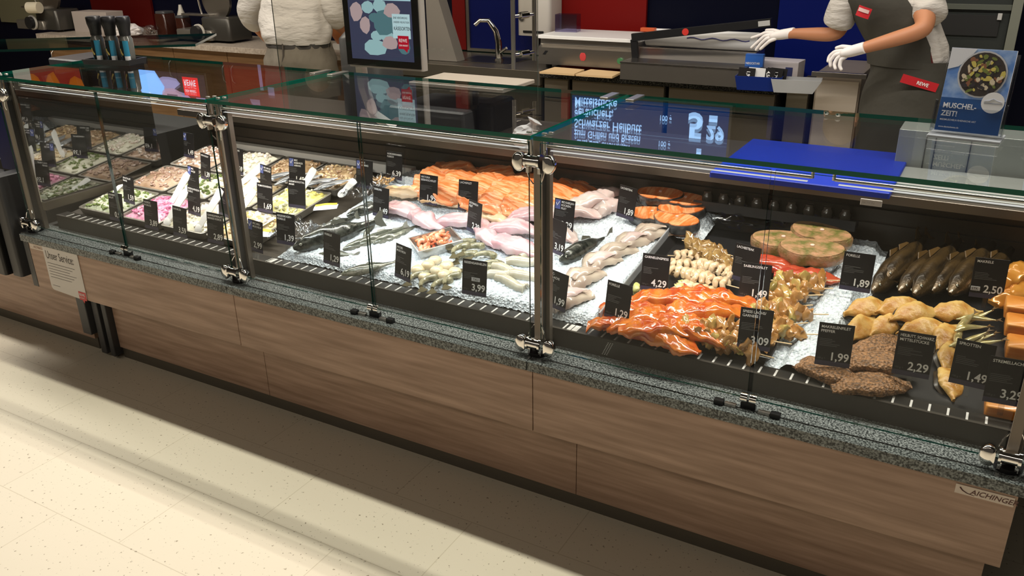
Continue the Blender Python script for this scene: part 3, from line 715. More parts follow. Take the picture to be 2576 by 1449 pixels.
# ---- fillets
def fillet(px, py, h, L_, wd, th, rz, name, label, cat, m_, group=None, bend=.0, arch=.0, wp=None, jit=.007, seed=None, roll=0):
    t = thing(name, label, cat, group=group)
    wp = wp or prof((0, .45), (.12, .85), (.5, 1), (.85, .75), (1, .35))
    hp = prof((0, .3), (.2, .9), (.6, 1), (1, .25))
    mb = MB(); loft(mb, L_, lambda u: wp(u)*wd/2*(1+.08*math.sin(u*9+th*900)), lambda u: hp(u)*th, 34, 30, bend, arch, .3, jit, seed if seed is not None else random.random()*50, sq=.5, nf=22)
    mb.build('flesh', m_, t, True); place(t, D(px, py, h), rz, extra=(roll, 0, 0)); return t
SALM = mat('salmon_flesh', (.70, .17, .035), .28, col2=(.82, .36, .16), nscale=16, nstretch=(5, 1, 1), ndetail=3, lo=.42, hi=.6, bump=.55, bscale=30, bstretch=(4, 1, 1), coat=.4, sss=.15)
PFISH = mat('pink_white_fish_flesh', (.58, .31, .34), .22, col2=(.70, .52, .54), nscale=10, nstretch=(1, 3, 1), bump=.4, bscale=25, coat=.45, sss=.15)
WFISH = mat('white_fish_flesh', (.58, .49, .45), .22, col2=(.66, .44, .42), nscale=8, bump=.4, bscale=22, coat=.4, sss=.15)
GFISH = mat('grey_pink_fish_flesh', (.34, .25, .20), .25, col2=(.52, .43, .34), nscale=9, nstretch=(1, 4, 1), bump=.4, bscale=25, coat=.4)
sal = [(1105, 455, .045, 100), (1165, 470, .055, 98), (1225, 478, .062, 95), (1285, 492, .06, 92), (1345, 500, .055, 86), (1400, 502, .05, 82), (1440, 508, .035, 80)]
for k, (px, py, h, a) in enumerate(sal):
    fillet(px, py, h+.004, .36, .165, .020, math.radians(a), 'salmon_fillet', f'orange salmon fillet in the pile at the back, {ordn(k, 7)} of seven', 'fish fillet', SALM, 'salmon fillets in the pile', arch=.012, roll=.25)
for k, (px, py, h) in enumerate(((1150, 428, .062), (1250, 440, .070), (1330, 462, .07))):
    fillet(px, py+4, h, .26, .15, .016, math.radians(150-10*k), 'salmon_fillet', f'orange salmon fillet on top of the pile, {ordn(k, 3)} of three', 'fish fillet', SALM, 'salmon fillets in the pile', arch=.01)
for k, (px, py, h, a) in enumerate(((1020, 500, .05, 10), (1120, 520, .045, 0), (1240, 560, .04, -10))):
    fillet(px, py-12, h, .24, .09, .022, math.radians(a), 'perch_fillet', f'pale orange perch fillet in front of the salmon pile, {ordn(k, 3)} of three', 'fish fillet', mat('perch_flesh', (.72, .45, .22), .28, col2=(.80, .62, .42), nscale=9, bump=.3, bscale=25, coat=.4), 'perch fillets')
pk = [(1010, 545, .03, .22, .09, -5), (1075, 560, .035, .20, .075, -20), (1165, 575, .03, .26, .08, 5), (1235, 600, .035, .20, .07, -35), (1285, 590, .045, .22, .08, 20), (1300, 625, .03, .24, .09, -10), (1335, 560, .045, .2, .08, 30)]
for k, (px, py, h, L_, wd, a) in enumerate(pk):
    fillet(px, py, h, L_, wd, .03, math.radians(a), 'redfish_fillet', f'glossy pink fish fillet on the ice, {ordn(k, 7)} of seven', 'fish fillet', PFISH, 'pink fish fillets on ice', bend=.02*(-1)**k, arch=.01, jit=.006)
for k, (px, py, h, L_, wd, a) in enumerate(((1440, 545, .04, .22, .10, 20), (1490, 520, .055, .22, .09, 50), (1530, 505, .05, .2, .09, 80), (1400, 590, .03, .2, .07, -20), (1545, 535, .03, .16, .07, 60))):
    fillet(px, py, h, L_, wd, .028, math.radians(a), 'cod_fillet', f'pale white cod fillet right of the third post, {ordn(k, 5)} of five', 'fish fillet', WFISH, 'white cod fillets', bend=.015, arch=.01, jit=.006)
for k, (px, py, a) in enumerate(((1440, 765, 60), (1475, 712, 65), (1515, 672, 62), (1555, 648, 58), (1595, 622, 60), (1640, 600, 50))):
    t = thing('pollock_fillet', f'folded greyish pollock fillet in the row along the ice, {ordn(k, 6, "front")[:40]} of six'.replace('frontmost', 'front one').replace('rightmost', 'back one').replace('from the front', 'from front'), 'fish fillet', group='folded pollock fillets')
    mb = MB(); loft(mb, .15, lambda u: prof((0, .02), (.3, .05), (.7, .045), (1, .02))(u), lambda u: prof((0, .02), (.4, .034), (1, .014))(u), 18, 16, .02, .004, .3, .005, k*7)
    mb.build('flesh', GFISH, t, True)
    mb = MB(); loft(mb, .11, lambda u: prof((0, .01), (.5, .026), (1, .008))(u), lambda u: prof((0, .006), (.5, .014), (1, .004))(u), 12, 12, .01, .0, .3, .003, k*3, zoff=.034)
    mb.build('fold', WFISH if k % 2 == 0 else GFISH, t, True)
    place(t, D(px, py, .022), math.radians(a))
# ---- steaks
STSKIN = mat('steak_skin_silver', (.02, .022, .025), .2, .3, col2=(.14, .145, .15), nscale=30, coat=.4)
GREENM = mat('herb_marinade', (.13, .13, .03), .25, col2=(.46, .24, .13), nscale=26, ndetail=9, bump=1, bscale=110, coat=.5)
def steak(px, py, h, size, th, rz, label, m_, skin, group, tilt=0.0, name='salmon_steak'):
    t = thing(name, label, 'fish steak', group=group)
    def outline(k_, z):
        pts = []
        for j in range(36):
            a = 2*PI*j/36
            x = size*k_*.68*math.cos(a); y = size*k_*.42*(math.sin(a)+.10*math.cos(2*a))
            if math.sin(a) < -.3: y *= 1-.18*math.exp(-((math.cos(a))/.14)**2)
            pts.append((x, y, z))
        return pts
    MB().rings([outline(.985, .0), outline(.985, th*.15), outline(.985, th*.9), outline(.96, th), outline(.5, th*1.04), outline(.1, th*1.0)], True, True).build('flesh', m_, t, True)
    MB().rings([outline(.99, .001), outline(1.03, th*.2), outline(1.03, th*.8), outline(.99, th*.93)], False, False).build('skin', skin, t, True)
    b_ = MB().cyl((0, size*.06, th*.9), (0, size*.06, th*1.07), size*.045, n=10); b_.build('backbone', mat('bone_pink', (.80, .50, .40), .3), t, True)
    place(t, D(px, py, h), rz, extra=(tilt, 0, 0)); return t
for k, (px, py, h, a, l) in enumerate(((1660, 508, .055, .1, 'back left of the group'), (1722, 522, .045, -.1, 'back right of the group'), (1640, 558, .022, .2, 'front left of the group'), (1700, 572, .030, -.2, 'front right of the group'), (1715, 545, .034, .4, 'in the middle of the group'))):
    steak(px, py, h, .130, .040, a, 'raw orange salmon steak with silver skin, '+l, SALM, STSKIN, 'raw salmon steaks')
for k, (px, py, h, a, l) in enumerate(((1968, 625, .04, .15, 'left one'), (2062, 608, .05, -.25, 'back right one'), (2040, 648, .05, .1, 'front right one'))):
    steak(px, py, h, .150, .040, a, 'greenish herb coated salmon steak in the black tray, '+l, GREENM, GREENM, 'herb coated steaks')
# ---- shrimp
SHR = mat('cooked_shrimp', (.66, .17, .05), .25, col2=(.80, .50, .34), nscale=55, nstretch=(1, 1, 1), lo=.4, hi=.6, coat=.5, sss=.2)
RAWS = mat('raw_prawn_grey', (.17, .16, .09), .18, col2=(.38, .35, .22), nscale=70, nstretch=(1, 1, 1), coat=.6, sss=.1)
TAILM = mat('prawn_tail_dark', (.10, .085, .045), .3)
def shrimp_proto(R_, r_, m_, tailm, name, cat, group, arc=250):
    t = thing(name, name, cat, group=group); pts, rad = [], []
    for i in range(14):
        u = i/13; a = math.radians(arc*u); pts.append((R_*math.cos(a), R_*math.sin(a), r_)); rad.append(r_*(1-.55*u)*(1+.08*(i % 2)) if i else r_*.6)
    MB().tube(pts, rad, 9).build('body', m_, t, True)
    p = Vector(pts[-1]); d = (p-Vector(pts[-2])).normalized(); sd = Vector((0, 0, 1)).cross(d)
    mb = MB(); mb.prism([p-d*.002+Vector((0, 0, -.001)), p+d*R_*.8+sd*R_*.45, p+d*R_*1.0, p+d*R_*.8-sd*R_*.45], (0, 0, .0015)); mb.build('tail', tailm, t)
    return t
sh0 = shrimp_proto(.013, .0085, SHR, mat('shrimp_tail_red', (.7, .12, .05), .3), 'cooked_shrimp', 'shrimp', 'cooked shrimps in the steel pan')
rp0 = shrimp_proto(.036, .012, RAWS, TAILM, 'raw_prawn', 'prawn', 'raw grey prawns', 130)
# shrimp pan (tilted steel box)
pA, pB, pC, pD = D(1040, 650, .035), D(1178, 612, .035), D(1150, 572, .055), D(1022, 605, .055)
ctr = (pA+pB+pC+pD)/4; ang = math.atan2(pB.y-pA.y, pB.x-pA.x)
t = thing('shrimp_pan', 'small square steel pan holding cooked shrimps on the ice', 'pan'); place(t, ctr-Vector((0, 0, .035)), ang)
hx, hy = .085, .065
def rr(i, z, hx=hx, hy=hy): return [(-hx+i, -hy+i, z), (hx-i, -hy+i, z), (hx-i, hy-i, z), (-hx+i, hy-i, z)]
MB().rings([rr(.012, 0), rr(0, .05), rr(.003, .052), rr(.005, .05), rr(.014, .012)], True, True).build('pan_body', TRAYG, t)
MT = t.matrix_world
bpy.context.view_layer.update(); MT = t.matrix_world.copy()
seen = 0
for i in range(26):
    lx_, ly = random.uniform(-.055, .055), random.uniform(-.038, .038); p = MT @ Vector((lx_, ly, .026+.012*random.random()+.006*(i > 12)))
    lab = 'cooked orange and white shrimp in the small steel pan'
    if i == 0: r = sh0; r['label'] = lab; r.location = p; r.rotation_euler = (.3, .1, .4)
    else: r = dup(sh0, p, (random.uniform(-.6, .6), random.uniform(-.6, .6), random.uniform(0, 6.28)), lab); r.scale = (random.uniform(.9, 1.25),)*3
k = 0
for px, py, h, a in ((1170, 628, .04, 60), (1195, 640, .045, 70), (1215, 660, .045, 40), (1180, 660, .035, 75), (1235, 682, .03, 20), (1205, 690, .03, 35), (1245, 705, .026, 10), (1170, 640, .055, 95), (1060, 712, .03, 80), (1090, 722, .03, 100), (1120, 730, .03, 85), (1150, 716, .035, 100)):
    lab = 'grey raw prawn on the ice right of the shrimp pan' if k < 8 else 'grey raw prawn on the ice in front of the scallops'
    if k == 0: r = rp0
    else: r = dup(rp0, (0, 0, 0))
    r['label'] = lab; place(r, D(px, py, h-.012), math.radians(a)); r.scale = (1.15,)*3
    r['group'] = 'raw prawns by the pan' if k < 8 else 'raw prawns at the front'; k += 1
SCAL = mat('scallop_flesh', (.60, .48, .28), .2, col2=(.72, .64, .46), nscale=30, coat=.5, sss=.2)
for k, (px, py, h) in enumerate(((1052, 688, .03), (1078, 676, .034), (1070, 705, .026), (1100, 690, .036), (1125, 678, .034), (1118, 700, .03), (1145, 694, .03), (1095, 665, .03))):
    o = MB().ell((0, 0, .014), (.026, .024, .017), 14, 9, jit=.04).build('scallop', SCAL, None, True); place(o, D(px, py, h-.014), k)
    tag(o, 'creamy round scallop between the scallop card and the prawn card', 'scallop', 'scallops on the ice')
# squid tubes
SQ = mat('squid_flesh', (.40, .36, .26), .2, col2=(.60, .57, .46), nscale=18, coat=.5, sss=.15)
for k, (px, py, a, L_) in enumerate(((1310, 668, 20, .10), (1275, 690, -10, .12), (1320, 705, 10, .14), (1285, 722, -15, .13), (1335, 650, 60, .08), (1250, 702, 30, .08))):
    t = thing('squid_tube', f'pale squid tube on the ice left of the third post, {ordn(k, 6)} of six' if k < 1 else f'pale squid tube on the ice left of the third post, {["", "back left", "right", "front", "back right", "small left"][k]} one', 'squid', group='squid tubes')
    pts = [(-L_/2, 0, .014), (-L_/4, .006, .016), (0, 0, .015), (L_/3, -.006, .014), (L_/2, -.002, .016)]
    mb = MB(); rings = []; rad = [.016, .019, .02, .017, .016]
    mb.tube(pts, rad, 14); mb.build('mantle', SQ, t, True)
    mb = MB(); 
    for s_ in (1,): mb.tube([(L_/2+.002+.0*i, .017*math.cos(i*.7), .016+.015*math.sin(i*.7)) for i in range(9)], .0045, 7)
    mb.build('rim', SQ, t, True)
    place(t, D(px, py, .02), math.radians(a))
# ---- black tray with marinated fish
BTR = mat('black_tray_plastic', (.010, .010, .011), .3)
t = thing('marinade_tray', 'long shallow black tray holding skewers and marinated fish', 'tray'); cy = 2.53; place(t, (-.67, cy, deckz(cy)-.006))
def r4(x0, x1, y0, y1, z): return [(x0, y0, z), (x1, y0, z), (x1, y1, z), (x0, y1, z)]
MB().rings([r4(-.25, .235, -.36, .38, 0), r4(-.265, .25, -.385, .40, .03), r4(-.262, .247, -.382, .397, .031), r4(-.24, .225, -.35, .37, .006)], True, True).build('tray_body', BTR, t)
cy = 2.55; t = thing('divider_sheet', 'upright grey plastic divider between the ice and the black tray', 'divider'); place(t, (-.938, cy, deckz(cy)))
MB().rbox(-.003, .003, -.40, .40, -.008, .05, .002).tube([(0, -.40, .05), (0, .40, .05)], .003, 6).build('sheet', mat('grey_translucent', (.30, .31, .33), .2, spec=.6), t)
# cling film at the back corners
def film(name, x0, x1, y0, y1, z0, amp, label, seed, m_=FILM):
    mb = MB(); n = 22; vs = []
    for j in range(n+1):
        for i in range(n+1):
            u, v = i/n, j/n; x = x0+(x1-x0)*u; y = y0+(y1-y0)*v
            vs.append((x+.01*noise.noise(Vector((v*6, u*3, seed))), y, deckz(y)+z0+amp*abs(noise.noise(Vector((u*7, v*4, seed))))+amp*.5*v))
    mb.add(vs, [(j*(n+1)+i, j*(n+1)+i+1, (j+1)*(n+1)+i+1, (j+1)*(n+1)+i) for j in range(n) for i in range(n)])
    o = mb.build(name, m_, None, True); tag(o, label, 'plastic film'); return o
film('cling_film', -.82, -.40, 2.84, 2.965, .03, .06, 'crumpled clear film at the back of the black tray', 3)
film('cling_film', -2.36, -2.16, 2.20, 2.32, .03, .06, 'crumpled clear film bag on the ice edge beside the rainbow trout card', 8)
film('cling_film', -2.35, -2.17, 2.62, 2.78, .03, .06, 'crumpled clear film left of the charr card', 5)
MARO = mat('orange_marinade', (.40, .045, .006), .14, col2=(.58, .17, .02), nscale=16, nstretch=(2, 1, 1), bump=.5, bscale=35, coat=.9, sss=.1)
MARR = mat('red_marinade', (.38, .03, .015), .16, col2=(.50, .09, .035), nscale=14, bump=.4, bscale=35, coat=.8)
MARB = mat('brown_marinade', (.30, .125, .025), .15, col2=(.48, .26, .09), nscale=22, bump=.5, bscale=50, coat=.8)
mo = [(1560, 830, .04, .20, .075, 15), (1640, 800, .05, .30, .085, 10), (1720, 772, .06, .34, .08, 8), (1700, 815, .06, .34, .085, 12), (1640, 855, .05, .30, .09, -8), (1770, 790, .07, .28, .075, 25), (1730, 850, .055, .26, .08, 5), (1600, 805, .045, .26, .08, -14), (1790, 765, .062, .28, .07, 14), (1660, 838, .065, .24, .07, 22)]
for k, (px, py, h, L_, wd, a) in enumerate(mo):
    fillet(px, py, h-.02, L_, wd, .028, math.radians(a), 'marinated_trout', f'red orange marinated trout fillet at front of black tray, {ordn(k, 10)} of ten' if k in (0,) else f'red orange marinated trout fillet in black tray, {["", "front middle one", "topmost back one", "centre one", "lowest front one", "right upper one", "right front one", "beside the trout card", "back right one", "on top at the front"][k]}', 'fish fillet', MARO, 'orange marinated trout', bend=.012*(-1)**k, arch=.006, jit=.011)
for k, (px, py, h, a) in enumerate(((1945, 668, .05, 0), (1990, 690, .045, -15), (2030, 700, .05, 10))):
    fillet(px, py, h-.02, .2, .075, .022, math.radians(a), 'charr_fillet', f'red marinated charr fillet right of the glass joint, {ordn(k, 3)} of three', 'fish fillet', MARR, 'red charr fillets', jit=.004)
# skewers
STICK = mat('wooden_stick', (.70, .52, .30), .6)
def skewer(px, py, h, L_, rz, kind, label, group):
    t = thing('skewer', label, 'skewer', group=group)
    MB().tube([(-L_/2-.02, 0, .014), (L_/2+.03, 0, .014)], [.0018, .0018], 6).build('stick', STICK, t, True)
    n = int(L_/.0235)
    for i in range(n):
        x = -L_/2+.012+i*.0235; z = .014
        if kind == 'prawn':
            mb = MB(); pts, rad = [], []; a0_ = random.uniform(-90, 20); dy_ = random.uniform(-.005, .005)
            for q in range(9):
                a = math.radians(a0_+260*q/8); pts.append((x+random.uniform(-.006, .006), (.017+random.uniform(-.003, .003))*math.cos(a)+dy_, z+.012*math.sin(a))); rad.append(.0125*(1-.35*q/8))
            mb.tube(pts, rad, 8); mb.build('prawn', mat('pale_prawn', (.56, .38, .22), .22, col2=(.70, .56, .38), nscale=45, coat=.5, sss=.15), t, True)
        elif kind == 'veg':
            m_ = [mat('zucchini', (.45, .50, .12), .3, col2=(.70, .70, .35), nscale=40, coat=.5), MATS['pale_prawn'] if 'pale_prawn' in MATS else TAN, MARR][i % 3]
            MB().ell((x, 0, z), (.013, .023, .018), 12, 9, nz=.4).build('piece', m_, t, True)
        elif kind == 'mush':
            MB().ell((x, random.uniform(-.006, .006), z), (.018, .030, .016), 14, 10, (random.random(), 0, random.random()), nz=.45).build('piece', mat('mushroom_brown', (.20, .10, .03), .15, col2=(.42, .27, .10), nscale=35, coat=.7), t, True)
        else:
            MB().ell((x, random.uniform(-.007, .007), z+.002+random.uniform(-.004, .005)), (random.uniform(.015, .021), random.uniform(.024, .034), random.uniform(.013, .019)), 14, 10, (random.random()*2, random.random()*.6, random.random()), nz=.42).build('piece', MARB if i % 3 else mat('pale_piece', (.46, .28, .09), .15, col2=(.42, .36, .10), nscale=40, coat=.7), t, True)
    place(t, D(px, py, h-.012), rz); return t
for k, (px, py, h, a, l) in enumerate(((1735, 655, .03, 15, 'back one'), (1725, 680, .04, 10, 'second from back'), (1720, 700, .05, 5, 'middle one'), (1765, 715, .05, -8, 'lower right one'), (1750, 742, .03, -5, 'front one'), (1790, 690, .045, -15, 'right one'))):
    skewer(px+20, py, h, .16, math.radians(a), 'prawn', 'skewer of pale prawns left of the steak card, '+l, 'prawn skewers')
for k, (px, py, h, a, l) in enumerate(((1775, 632, .045, -15, 'back one'), (1790, 650, .05, -20, 'middle one'), (1815, 668, .05, -25, 'front one'))):
    skewer(px, py, h, .15, math.radians(a), 'mush', 'brown glazed mushroom skewer at the back of black tray, '+l, 'brown skewers')
for k, (px, py, h, a, l) in enumerate(((1640, 742, .03, 5, 'half hidden behind the prawn skewer card'), (1700, 745, .035, 75, 'upright right of the prawn skewer card'), (1720, 735, .03, 85, 'second right of the prawn skewer card'))):
    skewer(px, py, h, .13, math.radians(a), 'veg', 'skewer with green zucchini pieces, '+l, 'vegetable skewers')
br = [(2000, 735, .045, 20), (1975, 755, .05, 25), (2020, 715, .05, 20), (1950, 785, .045, 30), (1985, 800, .035, 20), (1935, 830, .04, 30), (1890, 860, .035, 5), (1960, 850, .03, 20), (1830, 870, .04, 0), (1790, 835, .055, 20), (1850, 885, .03, -5), (1790, 865, .04, 5)]
for k, (px, py, h, a) in enumerate(br):
    pl = ['top right', 'second from top', 'uppermost back', 'middle right', 'right edge', 'centre right', 'front beside the card', 'lower right', 'front left', 'beside the orange trout', 'frontmost', 'front left of the card'][k]
    skewer(px, py, h, .16, math.radians(a), 'brown', f'glossy golden brown fish skewer in the black tray, {pl}', 'golden brown skewers')
# ---- smoked goods
HAL = mat('smoked_halibut', (.40, .17, .022), .34, col2=(.60, .40, .13), nscale=22, ndetail=5, bump=.8, bscale=60)
HSK = mat('halibut_dark_skin', (.03, .02, .01), .3)
DT = MB().rings([r4(-.25, .6, 2.16, 2.93, 0)], False, True)
mb = MB().add([(-.245, 2.15, deckz(2.15)-.004), (.45, 2.15, deckz(2.15)-.004), (.45, 2.96, deckz(2.96)-.004), (-.215, 2.96, deckz(2.96)-.004)], [(0, 1, 2, 3)])
mb.xf(Matrix.Identity(4)); v0 = list(mb.v); mb.add([v-Vector((0, 0, .006)) for v in v0], [(3, 2, 1, 0)]); mb.add(v0+[v-Vector((0, 0, .006)) for v in v0], [(0, 4, 5, 1), (1, 5, 6, 2), (2, 6, 7, 3), (3, 7, 4, 0)])
tag(mb.build('smoked_fish_tray', BTR), 'dark tray under the smoked fish at the right end', 'tray')
hal = [(2185, 782, .05, 40), (2265, 780, .055, 35), (2300, 795, .065, 40), (2400, 792, .055, 30), (2170, 830, .035, 75), (2235, 825, .035, 60), (2325, 835, .045, 30), (2385, 850, .035, 75), (2395, 900, .03, 80), (2390, 965, .02, 100)]
for k, (px, py, h, a) in enumerate(hal):
    pl = ['far left', 'second from left', 'third from left', 'right one in the top row', 'left one below the top row', 'second below the top row', 'behind the halibut card', 'right of the halibut card', 'right edge of the halibut card', 'frontmost, right of the card'][k]
    t = thing('halibut_piece', f'golden smoked halibut piece, {pl}', 'smoked fish', group='smoked halibut pieces')
    mb = MB(); loft(mb, .16, lambda u: prof((0, .004), (.35, .033), (.7, .030), (1, .003))(u), lambda u: prof((0, .008), (.5, .018), (1, .006))(u), 24, 20, .006, .004, .3, .005, k, sq=.7); mb.build('flesh', HAL, t, True)
    mb = MB(); loft(mb, .164, lambda u: prof((0, .004), (.35, .037), (.7, .034), (1, .003))(u), lambda u: prof((0, .003), (.5, .012), (1, .003))(u), 20, 16, .006, .0, .8, .0, k, zoff=-.014); mb.build('skin', HSK, t, True)
    place(t, D(px, py, h-.025), math.radians(a), extra=(.35, 0, 0))
PEP = mat('pepper_crust', (.09, .045, .018), .5, col2=(.34, .17, .07), nscale=130, bump=1, bscale=150, bvoro=True)
for k, (px, py, h, a, l) in enumerate(((2215, 880, .04, 45, 'back one'), (2215, 920, .05, 20, 'middle one'), (2190, 975, .03, 25, 'front one'), (2090, 945, .03, -10, 'left one below the pepper mackerel card'))):
    fillet(px, py, h-.02, .20, .085, .024, math.radians(a), 'pepper_mackerel', 'pepper crusted mackerel fillet beside its price card, '+l, 'smoked fish', PEP, 'pepper mackerel fillets', jit=.003)
SPR = mat('sprat_gold', (.34, .27, .09), .2, .4, col2=(.62, .55, .32), nscale=25, coat=.4)
for k in range(12):
    t = thing('smoked_sprat', 'small golden smoked sprat in the heap behind the sprat card', 'smoked fish', group='smoked sprats in the heap')
    mb = MB(); loft(mb, .11, prof((0, .003), (.25, .011), (.6, .010), (1, .002)), prof((0, .003), (.3, .010), (1, .003)), 12, 10, .006); mb.build('body', SPR, t, True)
    mb = MB(); mb.prism([(.050, 0, .004), (.068, .009, .004), (.062, 0, .004), (.068, -.009, .004)], (0, 0, .001)); mb.build('tail_fin', FINS, t)
    place(t, D(2440+random.uniform(-25, 45), 830+random.uniform(-38, 55), .025+.02*random.random()), random.uniform(.3, 1.8), extra=(random.uniform(-.4, .4), random.uniform(-.4, .2), 0))
STR = mat('stremel_salmon', (.50, .15, .015), .3, col2=(.66, .30, .07), nscale=12, nstretch=(1, 1, 4), bump=.3, bscale=30, coat=.4)
for k, (px, py, h, l) in enumerate(((2570, 790, .06, 'top of the stack at right edge'), (2572, 835, .045, 'middle of the stack at right edge'), (2575, 890, .035, 'bottom of the stack at right edge'), (2525, 1040, .01, 'front of the stremel card'))):
    t = thing('stremel_salmon', 'orange smoked salmon block, '+l, 'smoked fish', group='stremel salmon blocks')
    MB().rbox(-.045, .06, -.035, .035, 0, .038, .008).build('flesh', STR, t, True); MB().rbox(-.045, .06, -.034, .034, -.003, 0, .008).build('skin', HSK, t)
    place(t, D(px, py, h-.02), .05)
for k, (px, py, h) in enumerate(((2555, 700, .05), (2560, 745, .03))):
    fillet(px, py, h, .2, .08, .03, math.radians(55), 'smoked_trout', ['golden smoked fish at the right edge beside mackerel card, upper', 'golden smoked fish at the right edge beside mackerel card, lower'][k], 'smoked fish', mat('smoked_gold', (.40, .14, .015), .2, .2, col2=(.62, .32, .06), nscale=9, coat=.6), 'golden smoked fish')
# small pack of shrimps behind the charr card, bags with blue and yellow print
t = thing('crab_meat_cup', 'clear tray of crab meat behind the charr card', 'tray'); place(t, D(965, 468, .03), 0)
MB().rings([rr(.012, 0, .06, .05), rr(0, .035, .06, .05), rr(.003, .034, .06, .05), rr(.014, .006, .06, .05)], True, True).build('cup', CLEARP, t)
mb = MB()
for q in range(40): mb.ell((random.uniform(-.04, .04), random.uniform(-.03, .03), .02+random.random()*.012), (.009, .006, .005), 6, 4, (0, 0, random.random()*6), 0, .1)
o = mb.build('crab_meat', mat('crab_orange', (.72, .42, .16), .3), None, True); place(o, D(965, 468, .03), 0); tag(o, 'orange crab meat bits inside the clear tray behind the charr card', 'crab meat', kind='stuff')
for k, (px, py, a) in enumerate(((820, 522, 30), (660, 588, 10))):
    t = thing('film_pack', ['white pack with yellow and blue print on the egg salad side', 'white pack with yellow print behind the mussel card'][k], 'pack'); t.scale = (.75,)*3; place(t, D(px, py, .035), math.radians(a))
    mb = MB(); loft(mb, .13, prof((0, .03), (.5, .036), (1, .03)), prof((0, .004), (.5, .008), (1, .004))); mb.build('pack_body', mat('pack_white', (.70, .74, .84), .25), t, True)
    mb = MB(); loft(mb, .12, prof((0, .010), (.5, .013), (1, .010)), prof((0, .003), (.5, .006), (1, .003)), zoff=.007); mb.xf(Matrix.Translation((0, .02, 0))); mb.build('yellow_stripe', mat('pack_yellow', (.75, .55, .04), .3), t, True)
#PART3
# ================================================================ price cards
CARDS = [
    ((277, 552), 'KRABBEN-|SALAT', '0,99', '', 'in the dill salad', 0),
    ((312, 507), 'KRAUTSALAT|SAHNE', '1,59', '', 'on the aspic tray', -8),
    ((365, 572), 'NUDELN|IN SAUCE', '3,89', '', 'in the pink salad', -3),
    ((437, 590), 'GARNELEN', '3,59', '', 'in the crab salad', -5),
    ((523, 608), 'GARNELENSALAT|MANGO KOKOS', '2,89', '', 'in mango salad left of second post', 0),
    ((474, 536), 'RIESENGARNELEN|GARLIC', '4,19', '', 'behind the crab card', -8),
    ((506, 448), 'HERINGSSALAT', '1,39', '', 'at the back left of the second post', -14),
    ((474, 482), 'MSC|MATJES', '', 'b', 'above the garlic prawn card', -10),
    ((551, 540), '', '', '', 'half hidden behind the second post', -12),
    ((463, 393), '', '1,49', 'b', 'at the back beside the white foil', -8),
    ((584, 434), 'MSC HERING|FILET', '1,69', '', 'at the back right of the second post', -10),
    ((625, 627), 'MSC-MIES-|MUSCHELN', '2,99', 'b', 'in the mussels right of the second post', -8),
    ((648, 530), 'TOMATENHERING', '1,69', '', 'in the middle tray right of the second post', -2),
    ((728, 463), 'MSC|BISMARCK|HERING', '1,49', 'b', 'at the back left of the spoon', 4),
    ((655, 480), 'MSC MATJES|DOPPELFILET', '', 'b', 'with blue logo behind the tomato herring card', -14),
    ((726, 520), 'SHRIMPSCOCKTAIL|MIAMI', '', '', 'behind the crumpled film', 4),
    ((697, 611), 'REGENBOGEN-|FORELLE', '1,39', '', 'in front of the black fish', 3),
    ((814, 660), 'FORELLE', '1,29', '', 'on the ice left of the glass joint', -9),
    ((896, 470), 'MSC|HERING', '', 'b', 'at the back left of the glass joint', 0),
    ((971, 448), 'NORDSEEKRABBEN|FLEISCH', '6,39', 'h', 'in a clear holder at the back', -3),
    ((938, 541), 'SAIBLING', '1,49', '', 'left of the pink fillets', -9),
    ((1055, 510), 'VIKTORIA|SEEBARSCHFILET', '1,99', '', 'in front of the salmon pile, left', -2),
    ((1152, 526), 'LACHSFILET', '2,39', '', 'in front of the salmon pile, right', 1),
    ((1174, 578), 'ROTBARSCH|FILET', '2,39', '', 'turned sideways in the pink fillets', -25),
    ((993, 694), 'JAKOBS|MUSCHELN', '6,19', '', 'left of the scallops', -18),
    ((1162, 738), "RIESENGARNELEN", "3,99", "t", "between scallops and squid", 5),
    ((1390, 577), 'MSC-KABELJAU-|RÜCKEN-|FILET', '2,29', 'b', 'in the cod fillets', -8),
    ((1550, 542), 'LACHSSTEAK', '1,89', '', 'tilted, left of the salmon steaks', -22),
    ((1378, 629), '', '3,19', '', 'cut off right behind the third post', -25),
    ((1372, 765), 'MSC-|SEELACHS|FILET', '1,99', '', 'right of the third post at the front', -20),
    ((1519, 797), 'FORELLE', '1,29', '', 'in front of the orange marinated trout', -12),
    ((1610, 727), 'GARNELENSPIESS', '4,29', '', 'left of the pale prawn skewers', 4),
    ((1837, 700), 'LACHSSTEAK', '', '', 'at the back right of the mushroom skewers', -14),
    ((1856, 753), 'SAIBLINGSFILET', '1,49', '', 'left of the red charr fillets', 6),
    ((1853, 873), 'SPIESS LACHS/|GARNELE', '3,09', '', 'at the front of the black tray', 8),
    ((2110, 726), 'FORELLE', '1,89', '', 'at the back of the right ice strip', 2),
    ((2048, 915), 'MAKRELENFILET|PFEFFER', '1,99', '', 'at the front right of the ice strip', 10),
    ((2242, 938), 'HEILBUTT, SCHWARZ,|MITTELSTÜCKE', '2,29', '', 'in front of the halibut', 4),
    ((2385, 960), 'SPROTTEN', '1,49', '', 'right of the halibut card', -3),
    ((2470, 1008), 'STREMELLACHS', '3,29', '', 'at the right edge', 6),
    ((2436, 745), 'MAKRELE', '2,50', 's', 'in front of the smoked mackerels', 8),
]
